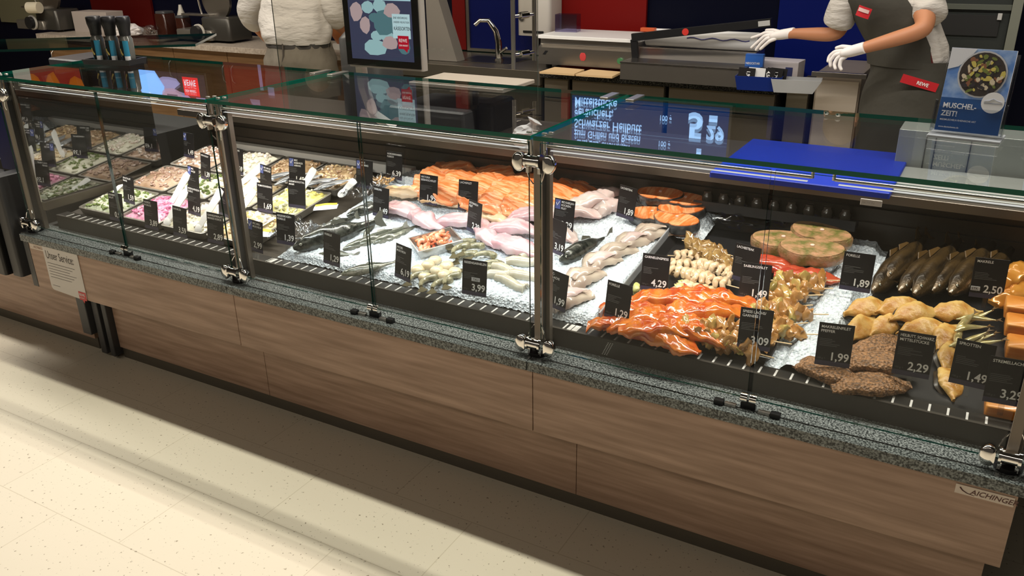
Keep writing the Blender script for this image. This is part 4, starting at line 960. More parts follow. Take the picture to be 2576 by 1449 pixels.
def price_card(bl, title, price, ex, desc, yaw, sc=1.0):
    A = D(*bl, .045); wd, ht = .088, .118
    rz = math.radians(yaw); c = A+Vector((math.cos(rz), math.sin(rz), 0))*wd/2
    rd = title.replace('-|', '').replace('|', ' ')
    lab = ('black price card reading ' + (rd.title()+' ' if rd else '') + (price+' ' if price else '')).strip()
    lab = lab if rd or price else 'small black card'
    desc = desc.replace('|', '')
    for br_ in ('Msc ',): lab = lab.replace(br_, '').replace('Msc-', '')
    ws = (lab+' '+desc).split()
    t = thing('price_card', ' '.join(ws[:16]), 'price card', c, (math.radians(-8), 0, rz), 'price cards in the food')
    MB().rbox(-wd/2, wd/2, -.0008, .0008, .0, ht, .0005).build('card', CARD, t)
    MB().bb(-wd/2+.0002, wd/2-.0002, -.0013, -.0008, .0, .013).build('foot_band', CARDB, t)
    MB().bb(-.006, .006, .001, .010, -.03, .004).build('holder_foot', CLEARP, t)
    X0 = -wd/2+.006
    if 'b' in ex:
        MB().bb(-wd/2+.004, -wd/2+.026, -.0014, -.0008, ht-.038, ht-.004).build('blue_label', LOGOB, t)
        mb = MB().tube([(-wd/2+.008, -.0018, ht-.016), (-wd/2+.013, -.0018, ht-.025), (-wd/2+.022, -.0018, ht-.010)], .0012, 5); mb.build('tick_mark', INK, t)
        X0 = -wd/2+.030
    if title:
        mb = MB(); z = ht-.014
        for s_ in title.split('|'):
            me = textmesh(s_, .0105, .012, .95); wdt = twidth(me); k_ = min(1, (wd/2-.003-X0)/max(wdt, 1e-4))
            mb.mesh(me, Matrix.Translation((X0, -.0016, z)) @ Matrix.Rotation(PI/2, 4, 'X') @ Matrix.Diagonal((k_, 1, 1, 1))); z -= .0115
        mb.build('title_text', INK, t)
    mb = MB(); zz = ht-.045
    for q in range(5): mb.bb(-wd/2+.006, -wd/2+.006+random.uniform(.02, .06), -.0013, -.0008, zz-q*.0045, zz-q*.0045+.0014)
    mb.build('fine_print', INKG, t)
    if price:
        me = textmesh(price, .031, .018, .92)
        mb = MB(); mb.mesh(me, Matrix.Translation((wd/2-.005-twidth(me), -.0016, .017)) @ Matrix.Rotation(PI/2, 4, 'X')); mb.build('price_text', INK, t)
        mb = MB(); mb.mesh(textmesh('100 g =', .007, .01), Matrix.Translation((-wd/2+.004, -.0016, .018)) @ Matrix.Rotation(PI/2, 4, 'X')); mb.build('unit_text', INKG if price != '6,39' else INK, t)
    if 't' in ex or 's' in ex:
        zc = .048 if 't' in ex else .020
        MB().rbox(-.010 if 't' in ex else -wd/2+.002, .02 if 't' in ex else -wd/2+.026, -.0022, -.0008, zc, zc+.012, .0005).build('sticker', mat('sticker_grey', (.55, .55, .56), .5), t)
        mb = MB(); mb.mesh(textmesh('TAU' if 't' in ex else 'STK', .010, .01), Matrix.Translation((-.004 if 't' in ex else -wd/2+.004, -.0026, zc+.0025)) @ Matrix.Rotation(PI/2, 4, 'X')); mb.build('sticker_text', CARD, t)
    if 'h' in ex:
        MB().rbox(-wd/2-.006, wd/2+.012, .002, .005, -.02, ht+.03, .004).build('clear_holder', CLEARP, t)
    return t
for c_ in CARDS: price_card(*c_)

# ================================================================ things on the rear worktop and glass shelf
# scale with customer monitor
t = thing('shop_scale', 'counter scale with upright customer monitor showing cheese and a black housing', 'scale', (-2.29, 3.05, .93))
mon = MB().rbox(-.19, .19, -.012, .028, .29, .74, .012); mon.xf(Matrix.Translation((.08, -.22, .0)))
mon.build('monitor_case', mat('silver_plastic', (.50, .49, .48), .35, .2), t)
mb = MB().bb(-.112+.0, .262, -.2365, -.231, .298, .732); mb.build('bezel', BLACK, t)
sx0, sx1, sz0, sz1 = -.082, .232, .325, .70
MB().bb(sx0, sx1, -.239, -.2365, sz0, sz1).build('screen_picture', emis('mon_bg', (.055, .062, .12), 1), t)
MB().bb(sx0, sx1, -.2405, -.239, .557, sz1).build('price_field', emis('mon_pale', (.42, .68, .80), 1.1), t)
mb = MB(); a_ = MB(); b_ = MB(); c_ = MB()
random.seed(21)
for cx, cz, rx, rz, mb_ in ((.02, .53, .03, .025, a_), (.08, .535, .035, .028, a_), (.14, .52, .04, .03, b_), (.05, .49, .03, .02, c_), (.10, .47, .055, .05, c_), (.0, .46, .028, .032, b_), (.055, .42, .03, .02, a_), (.11, .42, .035, .025, a_), (.045, .375, .055, .032, a_), (.12, .395, .038, .028, b_), (.19, .38, .03, .03, c_), (-.04, .51, .03, .04, b_)):
    blob2d(mb_, cx, cz, rx, rz, y=-.2412-.0002*random.random(), n=9, jit=.12)
a_.build('cheese_picture', emis('mon_white', (.36, .60, .66), 1), t); b_.build('pink_cheese_picture', emis('mon_pink', (.52, .40, .42), 1), t); c_.build('blue_cheese_picture', emis('mon_grey', (.10, .22, .26), 1), t)
mb = MB().rbox(.135, .225, -.2440, -.2425, .415, .515, .008); 
MB().prism([(.140, -.243, .415), (.226, -.243, .415), (.226, -.243, .508), (.140, -.243, .508)], (0, .0008, 0)).build('speech_field', emis('mon_speech', (.50, .72, .80), 1.1), t)
for s_, z_, sz in (('EINE VERFÜHRUNG', .490, .011), ('UNSERER VIELFÄLTIGEN', .474, .010), ('KÄSESORTEN.', .447, .019)):
    mb = MB(); mb.mesh(textmesh(s_, sz, .01, .72), Matrix.Translation((.146, -.2436, z_)) @ Matrix.Rotation(PI/2, 4, 'X')); mb.build('slogan_text', emis('mon_ink', (.02, .02, .03), 1), t)
MB().prism([(.163, -.2445, .375), (.216, -.2445, .375), (.216, -.2445, .426), (.163, -.2445, .426)], (0, .0008, 0)).prism([(.19, -.2445, .375), (.205, -.2445, .362), (.21, -.2445, .375)], (0, .0008, 0)).build('logo_field', emis('mon_red', (.50, .01, .03), 1), t)
for s_, z_, sz in (('REWE', .402, .018), ('DEIN MARKT', .386, .009)):
    mb = MB(); mb.mesh(textmesh(s_, sz, .02, .85), Matrix.Translation((.168, -.2452, z_)) @ Matrix.Rotation(PI/2, 4, 'X')); mb.build('logo_text', emis('mon_logo_white', (.8, .7, .7), 1), t)
for s_, z_ in (('0.00', .566), ('0.00', .62)):
    mb = MB(); mb.mesh(textmesh(s_, .030, .01, .8), Matrix.Translation((.180, -.2412, z_)) @ Matrix.Rotation(PI/2, 4, 'X')); mb.build('amount_text', MATS['mon_ink'], t)
MB().bb(.12, .232, -.2412, -.2405, .598, .606).build('red_line', emis('mon_line', (.5, .03, .05), 1), t)
MB().tube([(-.075, -.20, .32), (-.075, -.19, .20), (-.06, -.16, .08), (.0, -.10, .01)], .024, 4).build('pole', MATS['silver_plastic'], t)
hb = MB().rbox(-.34, -.12, -.06, .20, .0, .40, .07); hb.build('printer_housing', DGREY, t, True)
MB().rbox(-.06, .34, -.06, .30, .0, .10, .02).build('scale_body', DGREY, t)
MB().rbox(.02, .50, .0, .28, .185, .200, .006).build('weighing_plate', mat('plate_bright', (.62, .56, .50), .4, .3), t); MB().cyl((.25, .14, .10), (.25, .14, .187), .04).build('plate_stem', STEEL, t)
MB().rbox(.345, .43, .02, .24, .0, .13, .03).build('side_module', BLACK, t)
# white crumpled bag
t = thing('paper_bag', 'small crumpled white bag on the worktop under the glass shelf', 'bag', (W(1295, 300, 2.92).x+.02, 2.93, .934), (0, .5, .3))
mb = MB(); random.seed(4); rings = []
for i in range(9):
    u = i/8; r_ = [.05, .06, .055, .05, .045, .035, .018, .012, .03][i]
    rings.append([(r_*math.cos(2*PI*j/14)*(1+random.uniform(-.2, .2)), .03*r_/.05*math.sin(2*PI*j/14)*(1+random.uniform(-.2, .2)), u*.12) for j in range(14)])
mb.rings(rings); mb.build('bag_body', mat('bag_white', (.75, .75, .77), .5), t)
# blue cutting board
A, B_ = Zp(1790, 428, .95), Zp(2250, 466, .95)
t = thing('cutting_board', 'large blue plastic cutting board lying on the rear worktop', 'cutting board', (0, 0, 0))
MB().rbox(A.x, B_.x, 2.83, 3.39, .931, .951, .008).build('board', BLUEB, t)
t = thing('shelf_label', 'pale small label clipped on the front edge below the blue board', 'label', (W(2200, 470, 2.82).x, 2.82, .918))
MB().rbox(-.035, .03, -.004, .002, -.012, .008, .002).build('plate', mat('label_pale', (.5, .46, .42), .5), t)
mb = MB(); mb.mesh(textmesh('AKTION', .010, .0), Matrix.Translation((-.03, -.0045, -.006)) @ Matrix.Rotation(PI/2, 4, 'X')); mb.build('label_text', mat('label_ink', (.3, .27, .24), .6), t)
# rack and jars added below the board in place of a bottle reflection
t = thing('reflection_rack', 'made-up dark rack with small jars for a bottle reflection under the worktop edge', 'rack', (W(1950, 510, 2.95).x, 2.95, .80))
MB().rbox(-.28, .28, -.05, .03, -.015, .0, .003).bb(-.28, .28, -.052, -.048, -.015, .02).build('rack_tray', DGREY, t)
for k in range(9):
    j = MB().lathe([(.016, 0), (.02, .004), (.02, .035), (.015, .04), (.015, .05)], 12, c=(-.24+k*.06, -.015, 0)).build('jar', mat('jar_dark', (.06, .05, .04), .2, coat=.5), t, True)
# spice grinders on a black tray on the shelf
gx, gy = -3.375, 2.43
t = thing('grinder_tray', 'small black tray under the three spice grinders', 'tray', (gx-.01, gy, 1.2265), (0, 0, math.radians(14)))
MB().rings([[(-.115, -.055, 0), (.115, -.055, 0), (.115, .055, 0), (-.115, .055, 0)], [(-.12, -.06, .022), (.12, -.06, .022), (.12, .06, .022), (-.12, .06, .022)], [(-.112, -.052, .022), (.112, -.052, .022), (.112, .052, .022), (-.112, .052, .022)], [(-.108, -.048, .006), (.108, -.048, .006), (.108, .048, .006), (-.108, .048, .006)]], True, True).build('tray_body', BLACK, t)
LBLUE = mat('label_teal', (.02, .20, .33), .4); LDARK = mat('label_black', (.008, .012, .012), .4)
for k in range(3):
    dx = (k-1)*.074; x, y = gx+dx*math.cos(.244)-.004, gy+dx*math.sin(.244)
    t = thing('spice_grinder', f'glass spice grinder with black cap and teal label, {["left", "middle", "right"][k]} of the three', 'spice grinder', (x, y, 1.2335), (0, 0, random.uniform(-.1, .2)), 'spice grinders on the shelf')
    MB().lathe([(.024, 0), (.027, .004), (.027, .098), (.021, .108), (.021, .116)], 24).build('glass_body', mat('grinder_glass', (.10, .10, .09), .08, coat=.5), t, True)
    MB().lathe([(.023, .112), (.024, .135), (.030, .162), (.031, .185), (.027, .190)], 24).build('cap', BLACK, t, True)
    def band(a0, a1, z0, z1, m_, nm):
        n_ = 8; rings = [[(.0276*math.cos(math.radians(a0+(a1-a0)*i/n_)), .0276*math.sin(math.radians(a0+(a1-a0)*i/n_)), z) for i in range(n_+1)] for z in (z0, z1)]
        return MB().rings(rings, False, False, closed=False).build(nm, m_, t, True)
    band(195, 285, .006, .092, LDARK, 'front_label'); band(285, 335, .028, .092, LBLUE, 'teal_label'); band(285, 335, .006, .028, WHITE, 'white_label')
    mb = MB()
    for q in range(6): mb.ell((.0278*math.cos(math.radians(235+6*q)), .0278*math.sin(math.radians(235+6*q)), .055-.004*q), (.004, .0015, .005), 6, 4)
    mb.build('food_picture', mat('label_gold', (.65, .50, .12), .5), t); band(215, 250, .014, .024, mat('label_cyan', (.10, .42, .55), .4), 'cyan_mark')
# flyers in acrylic stands
def flyer(x, y, rz, label, seed):
    t = thing('flyer_stand', label, 'flyer stand', (x, y, 1.2265), (0, 0, rz), 'flyer stands on the glass shelf')
    lean = math.radians(-14); R = Matrix.Rotation(lean, 4, 'X')
    def L_(mb): mb.xf(R); return mb
    L_(MB().rbox(-.082, .082, .012, .015, .012, .215, .002)).build('back_plate', CLEARP, t)
    L_(MB().rbox(-.082, .082, -.016, -.013, .012, .075, .002)).build('front_plate', CLEARP, t)
    MB().rbox(-.085, .085, -.03, .065, 0, .006, .003).build('foot', mat('acrylic_grey', (.28, .30, .32), .15, spec=.8), t)
    for s_ in (-1, 1): L_(MB().bb(s_*.082-.0015, s_*.082+.0015, -.016, .015, .012, .09)).build('side_wall', CLEARP, t)
    f = L_(MB().bb(-.074, .074, -.004, .006, .014, .222)).build('flyer', mat('flyer_white', (.75, .77, .82), .4), t)
    random.seed(seed)
    L_(MB().bb(-.0738, .0738, -.0045, -.004, .0142, .098)).build('flyer_blue_field', mat('flyer_blue', (.008, .075, .27), .35), t)
    L_(MB().bb(-.0738, .0738, -.0045, -.004, .098, .2215)).build('flyer_photo', mat('flyer_photo', (.10, .24, .62), .4, col2=(.40, .55, .82), nscale=25), t)
    mb = MB(); mb.poly([(-.0738, -.0050, .2215), (-.015, -.0050, .2215), (-.028, -.0050, .198), (-.05, -.0050, .176), (-.0738, -.0050, .168)][::-1]); L_(mb).build('napkin_picture', mat('flyer_cloth', (.72, .74, .80), .5), t)
    mb = MB(); blob2d(mb, .008, .160, .056, .058, y=-.0054, n=26, jit=0); L_(mb).build('bowl_picture', mat('flyer_bowl', (.55, .56, .60), .4), t)
    mb = MB(); blob2d(mb, .008, .160, .052, .054, y=-.0058, n=26, jit=0); L_(mb).build('bowl_inside', mat('flyer_dark', (.035, .025, .02), .4), t)
    cols = [mat('mussel_dark', (.03, .025, .03), .4), mat('mussel_yellow', (.62, .52, .12), .4), mat('mussel_brown', (.25, .10, .05), .4), mat('mussel_cream', (.68, .58, .42), .4), mat('mussel_green', (.16, .20, .04), .4)]
    ms = [MB() for _ in cols]
    for q in range(80):
        a = random.uniform(0, 6.28); r_ = .047*math.sqrt(random.random()); ms[q % 5].xf(Matrix.Identity(4)); blob2d(ms[q % 5], .008+r_*math.cos(a), .160+r_*math.sin(a), random.uniform(.004, .010), random.uniform(.003, .006), y=-.0060-.00001*q, n=7, jit=.25, rot=random.random()*3)
    for q, m_ in enumerate(cols): L_(ms[q]).build('mussel_picture', m_, t)
    mb = MB(); blob2d(mb, .046, .093, .026, .026, y=-.0072, n=26, jit=0); L_(mb).build('round_sticker', mat('flyer_sticker', (.78, .78, .80), .4), t)
    mb = MB(); mb.tube([(.026, -.0076, .096), (.038, -.0076, .098), (.046, -.0076, .103), (.056, -.0076, .098), (.066, -.0076, .096)], .0006, 5); mb.bb(.026, .068, -.0076, -.0072, .0905, .092); L_(mb).build('sticker_mark', mat('flyer_ink', (.25, .28, .36), .5), t)
    for s_, z_, sz, bo in (('MUSCHEL-', .072, .0185, .02), ('ZEIT!', .052, .0185, .02), ('MIESMUSCHELN RHEINISCHE ART', .040, .0062, .01), ('www.deutschesee.de', .022, .0062, .01)):
        mb = MB(); me = textmesh(s_, sz, bo, .9); mb.mesh(me, Matrix.Translation((-.066, -.0052, z_)) @ Matrix.Rotation(PI/2, 4, 'X')); L_(mb).build('flyer_text', mat('flyer_text_white', (.80, .82, .86), .4), t)
    return t
flyer(-.062, 2.44, math.radians(-6), 'blue mussel flyer in clear acrylic stand on the glass shelf, left one', 3)
flyer(.16, 2.42, math.radians(-8), 'second mussel flyer in acrylic stand, cut off by the right edge', 5)
# ================================================================ back counters
YB = 4.92
def unit(name, label, x0, x1, ndoor, m_, handle=None, z1=.87, drawers=None, y=YB+.03, cat='cabinet', group=None):
    t = thing(name, label, cat, ((x0+x1)/2, y, 0), group=group); hw = (x1-x0)/2
    MB().bb(-hw+.002, hw-.002, .02, .60, .08, z1).build('carcass', mat('cab_inner', (.03, .025, .02), .6), t)
    if drawers:
        z = z1
        for q, dh in enumerate(drawers):
            d = MB().rbox(-hw+.006, hw-.006, 0, .02, z-dh+.004, z-.004, .002).build('drawer', m_, t); z -= dh
            MB().bb(-hw+.01, hw-.01, -.006, .0, z+dh-.018, z+dh-.008).build('grip_rail', mat('grip_brown', (.10, .08, .05), .4, .4), d)
    else:
        for q in range(ndoor):
            a, b = -hw+q*2*hw/ndoor, -hw+(q+1)*2*hw/ndoor
            d = MB().rbox(a+.003, b-.003, 0, .02, .10, z1-.006, .002).build('door', m_, t)
            hx = b-.05 if handle[q] == 'r' else a+.05
            MB().tube([(hx, 0, .62), (hx, -.022, .64), (hx, -.028, .69), (hx, -.022, .74), (hx, 0, .76)], .004, 8).build('handle', STEEL, d, True)
    MB().bb(-hw, hw, .04, .06, 0, .08).build('toe_board', MATTB, t); return t
seams = [W(px, 140, YB+.03).x for px in (128, 300, 437, 571, 720, 905)]
pos = ['leftmost', 'second from left, behind the spice grinders', 'third from left', 'left of the worker in white', 'behind the worker in white']
for k, (a, b) in enumerate(zip(seams, seams[1:])): unit('base_cabinet', 'oak base cabinet under the grey worktop, '+pos[k], a, b, 1, WOODC, ['r', 'l', 'r', 'r', 'l'][k] if False else ['r' if k in (1, 2) else 'l'], group='oak base cabinets')
xa = seams[0]-.1; xe = W(905, 130, YB).x
t = thing('worktop', 'long grey stone worktop over the oak cabinets at the back left', 'worktop', ((xa+xe)/2, YB+.3, .87)); MB().rbox(-(xe-xa)/2, (xe-xa)/2, -.31, .34, 0, .042, .004).build('slab', TOPL, t)
# middle sink unit
xm0, xm1 = xe+.02, W(1358, 180, YB).x
STB = mat('brown_steel_front', (.10, .085, .06), .4, .6)
unit('sink_cabinet', 'dull steel sink cabinet between the two back worktops', xm0, xm1, 0, STB, z1=.80, drawers=[.20, .50], y=YB+.03)
t = thing('sink', 'steel sink worktop with a sunken basin below the tap', 'sink', ((xm0+xm1)/2, YB+.3, .80)); hw = (xm1-xm0)/2
MB().rbox(-hw, hw, -.30, .34, 0, .09, .004).build('drainer', mat('sink_steel', (.22, .20, .17), .35, .8), t)
bx = W(1240, 125, 5.2).x-(xm0+xm1)/2
MB().rings([r4(bx-.25, bx+.2, -.14, .18, .091), r4(bx-.245, bx+.195, -.135, .175, .094), r4(bx-.24, bx+.19, -.13, .17, .0925)], False, True).build('basin_rim', STEEL, t)
MB().bb(bx-.235, bx+.185, -.125, .165, .0925, .0935).build('basin', mat('basin_dark', (.05, .045, .035), .3, .8), t)
p = W(1255, 128, 5.25)
t = thing('water_tap', 'curved chrome water tap with lever at the sink', 'tap', (p.x, 5.25, .892))
MB().tube([(0, 0, 0), (0, 0, .12), (-.01, -.02, .20), (-.05, -.05, .27), (-.10, -.08, .27), (-.13, -.10, .24)], [.026, .024, .02, .016, .015, .014], 14).build('spout', CHROME, t, True)
MB().cyl((0, 0, 0), (0, 0, .012), .035).build('base_ring', CHROME, t, True); MB().tube([(.03, -.02, .06), (.08, -.03, .09)], [.012, .009], 10).build('lever', CHROME, t, True)
# blue window like pane with steel frame behind the sink
a, b = W(1183, 60, 5.56).x, W(1350, 60, 5.56).x
t = thing('framed_pane', 'dark blue pane with steel frame on the wall behind the tap', 'pane', ((a+b)/2, 5.56, .92)); hw = (b-a)/2
MB().bb(-hw, hw, 0, .008, 0, .62).build('pane', BLUEP, t)
fr = MB().bb(-hw-.025, -hw, -.015, .01, -.02, .64).bb(hw, hw+.025, -.015, .01, -.02, .64).bb(-hw, hw, -.015, .01, .62, .66).bb(-hw, hw, -.015, .01, -.02, 0); fr.build('frame', STEEL, t)
t = thing('door_pull', 'upright twin steel pull bars with clamps on the glass guard', 'handle', (W(1303, 60, 2.705).x, 2.72, 1.30))
for dx, dy in ((0, -.05), (.03, .05)): MB().cyl((dx, dy, -.02 if dy < 0 else -.0), (dx, dy, .5), .008).build('bar', STEEL, t, True)
for z_ in (.03, .16): MB().cyl((0, -.05, z_), (.03, .05, z_), .006).cyl((.01, -.02, z_), (.02, .02, z_), .012).build('standoff', CHROME, t, True)
# grey sloping stand leaning behind the monitor
t = thing('slanted_stand', 'grey sloping metal stand behind the monitor beside the sink', 'stand', (W(1118, 128, 5.1).x, 5.1, .893))
MB().prism([(-.11, -.04, 0), (.13, -.04, 0), (-.05, -.04, .55), (-.11, -.04, .55)], (0, .10, 0)).build('side_plate', mat('stand_grey', (.26, .24, .22), .5), t)
# hand towel box right of the frame
t = thing('towel_dispenser', 'white plastic towel dispenser on the wall left of the red panel', 'dispenser', (W(1362, 30, 5.5).x, 5.5, 1.05))
MB().rbox(-.13, .13, -.12, .08, 0, .35, .03).build('cover', mat('dispenser_white', (.45, .42, .38), .4), t, True); MB().bb(-.08, .08, -.125, -.119, .02, .035).build('slot', BLACK, t)
MB().cyl((-.09, -.12, .12), (-.09, -.13, .12), .022).build('lock', CHROME, t, True)
# right counter with dark granite top
xr0, xr1 = W(1362, 178, YB).x, W(1962, 212, YB).x
t = thing('worktop', 'dark granite worktop carrying the heat sealer and film cutter', 'worktop', ((xr0+xr1)/2, YB+.3, .858)); hw = (xr1-xr0)/2
MB().rbox(-hw, hw, -.32, .34, 0, .042, .004).build('slab', GRANITED, t)
DRW = mat('drawer_steel_brown', (.17, .145, .11), .4, .5)
ds = [W(px, 230, YB).x for px in (1362, 1425, 1668, 1950)]
pos = ['narrow left one', 'middle one', 'right one beside the worker']
for k, (a, b) in enumerate(zip(ds, ds[1:])): unit('drawer_unit', 'brown steel drawer unit under the dark worktop, '+pos[k], a+(.02 if k else 0), b, 0, DRW, z1=.855, drawers=[.13, .22, .35], group='drawer units')
# heat sealer (white top) and film cutter
a, b = W(1362, 150, 5.02), W(1605, 165, 5.02)
t = thing('heat_sealer', 'steel heat sealer with white plastic top, red mark and green button', 'machine', ((a.x+b.x)/2, 5.18, .90)); hw = (b.x-a.x)/2
MB().prism([(-hw, -.20, .035), (hw-.03, -.20, .035), (hw-.03, -.20, .15), (hw-.03, -.17, .20), (-hw, -.17, .20), (-hw, -.20, .15)], (0, .0, 0)) if False else None
mb = MB(); prf = [(-.20, .03), (.18, .03), (.18, .19), (-.17, .19), (-.17, .155), (-.20, .135)]
mb.rings([[(-hw, y, z) for y, z in prf], [(hw, y, z) for y, z in prf]]); mb.build('housing', STEEL, t)
MB().rbox(-hw-.005, hw+.005, -.20, .20, .19, .21, .006).build('white_top', WHITE, t)
MB().cyl((hw-.10, -.20, .08), (hw-.10, -.215, .08), .018).build('button', mat('button_green', (.06, .20, .08), .3), t, True)
o = MB().ell((-.02, -.2015, .09), (.022, .002, .028), 14, 6).build('red_mark', mat('mark_red', (.55, .05, .05), .5), t, True)
MB().prism([(-hw+.03, -.201, .09), (-hw+.05, -.201, .09), (-hw+.07, -.201, .115), (-hw+.05, -.201, .115)], (0, -.001, 0)).build('maker_mark', BLACK, t)
for sx in (-1, 1): MB().cyl((sx*(hw-.05), -.15, 0), (sx*(hw-.05), -.15, .03), .02).build('foot', BLACK, t, True)
t2 = thing('clear_box', 'small clear plastic box standing on the white machine top', 'box', (W(1425, 75, 5.2).x, 5.22, 1.111), (0, 0, .1))
MB().bb(-.075, .075, -.04, -.038, 0, .11).bb(-.075, .075, .038, .04, 0, .11).bb(-.075, -.073, -.04, .04, 0, .11).bb(.073, .075, -.04, .04, 0, .11).build('walls', thin_glass('lilac_plastic', (.72, .70, .85), 2.0, .1), t2)
t2 = thing('kraft_paper', 'brown paper bags lying flat in front of the heat sealer', 'paper', (W(1455, 162, 4.85).x, 4.85, .901), (0, 0, .02))
for k in range(2): MB().prism([(-.24+k*.25, -.06, 0), (.0+k*.25, -.06, 0), (.01+k*.25, .07, .01), (-.20+k*.25, .08, .012)], (0, 0, .012)).build('bag', mat('kraft', (.55, .38, .20), .7), t2)
a, b = W(1560, 180, 4.80), W(1868, 188, 4.80)
t = thing('film_cutter', 'low steel film wrapper with raised black bar and white roll', 'machine', ((a.x+b.x)/2+.0, 5.0, .90)); hw = (b.x-a.x)/2
mb = MB(); prf = [(-.20, .0), (.25, .0), (.25, .16), (.05, .16), (-.02, .10), (-.20, .095)]
mb.rings([[(-hw, y, z) for y, z in prf], [(hw, y, z) for y, z in prf]]); mb.build('housing', STEEL, t)
MB().rbox(-hw-.003, hw+.003, -.205, -.02, .096, .104, .003).build('hot_plate', mat('plate_dark', (.12, .11, .10), .25, .8), t)
MB().tube([(-hw+.05, .10, .215), (hw-.0, .10, .215)], .052, 22).build('film_roll', WHITE, t, True)
MB().tube([(hw+.001, .10, .215), (hw+.004, .10, .215)], .018, 14).build('roll_core', mat('core_brown', (.20, .12, .07), .6), t, True)
mb = MB(); mb.tube([(-.05+i*.022, .048, .225+.006*math.sin(i*1.1)) for i in range(18)], .003, 5); mb.build('blue_wave', mat('wave_blue', (.05, .05, .25), .5), t, True)
R = Matrix.Translation((-hw+.0, -.02, .20)) @ Matrix.Rotation(math.radians(-8), 4, 'Y')
mb = MB().rbox(0, 2*hw+.10, -.018, .018, 0, .045, .004); mb.xf(R); mb.build('black_bar', BLACK, t)
mb = MB().rbox(2*hw+.03, 2*hw+.095, -.021, -.018, .008, .036, .001); mb.xf(R); mb.build('bar_label', LGREY, t)
mb = MB().cyl((.62*hw*1.5, -.019, .022), (.62*hw*1.5, -.021, .022), .02); mb.xf(R); mb.build('red_dot', mat('dot_red', (.6, .04, .03), .4), t)
mb = MB().rbox(-.01, .03, -.015, .015, -.10, .01, .004); mb.xf(R); mb.build('hinge_block', BLACK, t)
MB().rbox(-hw+.03, -hw+.12, .02, .06, .255, .275, .003).build('orange_tab', mat('tab_orange', (.65, .12, .04), .4), t)
# blue bin with cards
t = thing('card_bin', 'dark blue plastic bin full of spare price cards on dark worktop', 'bin', (W(1912, 190, 4.80).x, 4.80, .90), (0, 0, math.radians(6)))
MB().rings([r4(-.11, .11, -.055, .055, 0), r4(-.125, .125, -.065, .065, .075), r4(-.12, .12, -.06, .06, .076), r4(-.105, .105, -.05, .05, .006)], True, True).build('bin_body', mat('bin_blue', (.006, .02, .15), .3), t)
for k, (dx, dy, rz, s_) in enumerate(((-.07, -.03, .15, '1,99'), (-.02, -.01, .2, ''), (.03, .0, -.2, '4,56'), (.07, .01, -.1, '1,79'), (.09, .02, .0, ''))):
    c0 = W(1912, 190, 4.80).x
    q = thing('spare_price_card', f'spare black price card sticking out of the blue bin, {ordn(k, 5)} of five', 'price card', (c0+dx, 4.80+dy, .93), (-.15, .05, rz), 'spare cards in the bin')
    MB().rbox(-.045, .045, -.001, .001, 0, .085, .001).build('card', CARD if k not in (1,) else WHITE, q)
    if s_:
        mb = MB(); mb.mesh(textmesh(s_, .026, .02, .9), Matrix.Translation((.0, -.002, .07)) @ Matrix.Rotation(PI/2, 4, 'X') @ Matrix.Rotation(-PI/2, 4, 'Z')); mb.build('price_text', INK, q)
t = thing('sealed_carton', 'small blue carton standing behind the card bin', 'box', (W(1898, 150, 4.92).x, 4.93, .90), (0, 0, .05))
MB().rbox(-.05, .05, -.02, .02, 0, .17, .002).build('carton', mat('carton_blue', (.03, .13, .50), .4), t)
mb = MB(); mb.mesh(textmesh('NEGOSTAR', .017, .01, .9), Matrix.Translation((-.046, -.021, .115)) @ Matrix.Rotation(PI/2, 4, 'X')); mb.build('carton_text', INK, t)
t = thing('glove_box', 'white carton of gloves right of the blue carton', 'box', (W(1955, 150, 5.0).x, 5.05, .90), (0, 0, -.05))
MB().rbox(-.13, .13, -.07, .07, 0, .13, .003).build('carton', mat('carton_white', (.55, .52, .56), .5), t); MB().bb(.06, .10, -.0712, -.070, .01, .10).build('carton_mark', mat('carton_navy', (.03, .04, .15), .5), t)
t = thing('clear_tub', 'frosted clear plastic tub at the right end of the dark worktop', 'tub', (W(2000, 180, 4.78).x, 4.80, .90), (0, 0, .15))
MB().rings([r4(-.10, .10, -.05, .05, 0), r4(-.12, .14, -.06, .06, .07), r4(-.117, .137, -.057, .057, .071), r4(-.095, .095, -.045, .045, .006)], True, True).build('tub_body', mat('frosted', (.45, .46, .47), .4, alpha=.75), t)
# cabinets right of the worktop
a, b = xr1+.02, W(2035, 240, 5.0).x
unit('side_cabinet', 'narrow olive cabinet right of the drawer units', a, b, 0, mat('olive_front', (.12, .105, .075), .5), z1=.87, drawers=[.80], y=5.0)
a, b = W(2048, 240, 5.0).x, W(2162, 240, 5.0).x
t = thing('dishwasher', 'steel dishwasher with top rail handle behind the leaning worker', 'appliance', ((a+b)/2, 5.0, 0)); hw = (b-a)/2
MB().rbox(-hw, hw, 0, .55, .02, .98, .004).build('body', mat('appliance_steel', (.42, .36, .30), .35, .5), t)
MB().rbox(-hw-.02, hw+.03, -.05, -.02, .965, .99, .004).build('rail_handle', STEEL, t); MB().bb(-hw+.01, hw-.01, -.008, .0, .06, .94).build('door', mat('appliance_door', (.60, .53, .45), .4, .3), t)
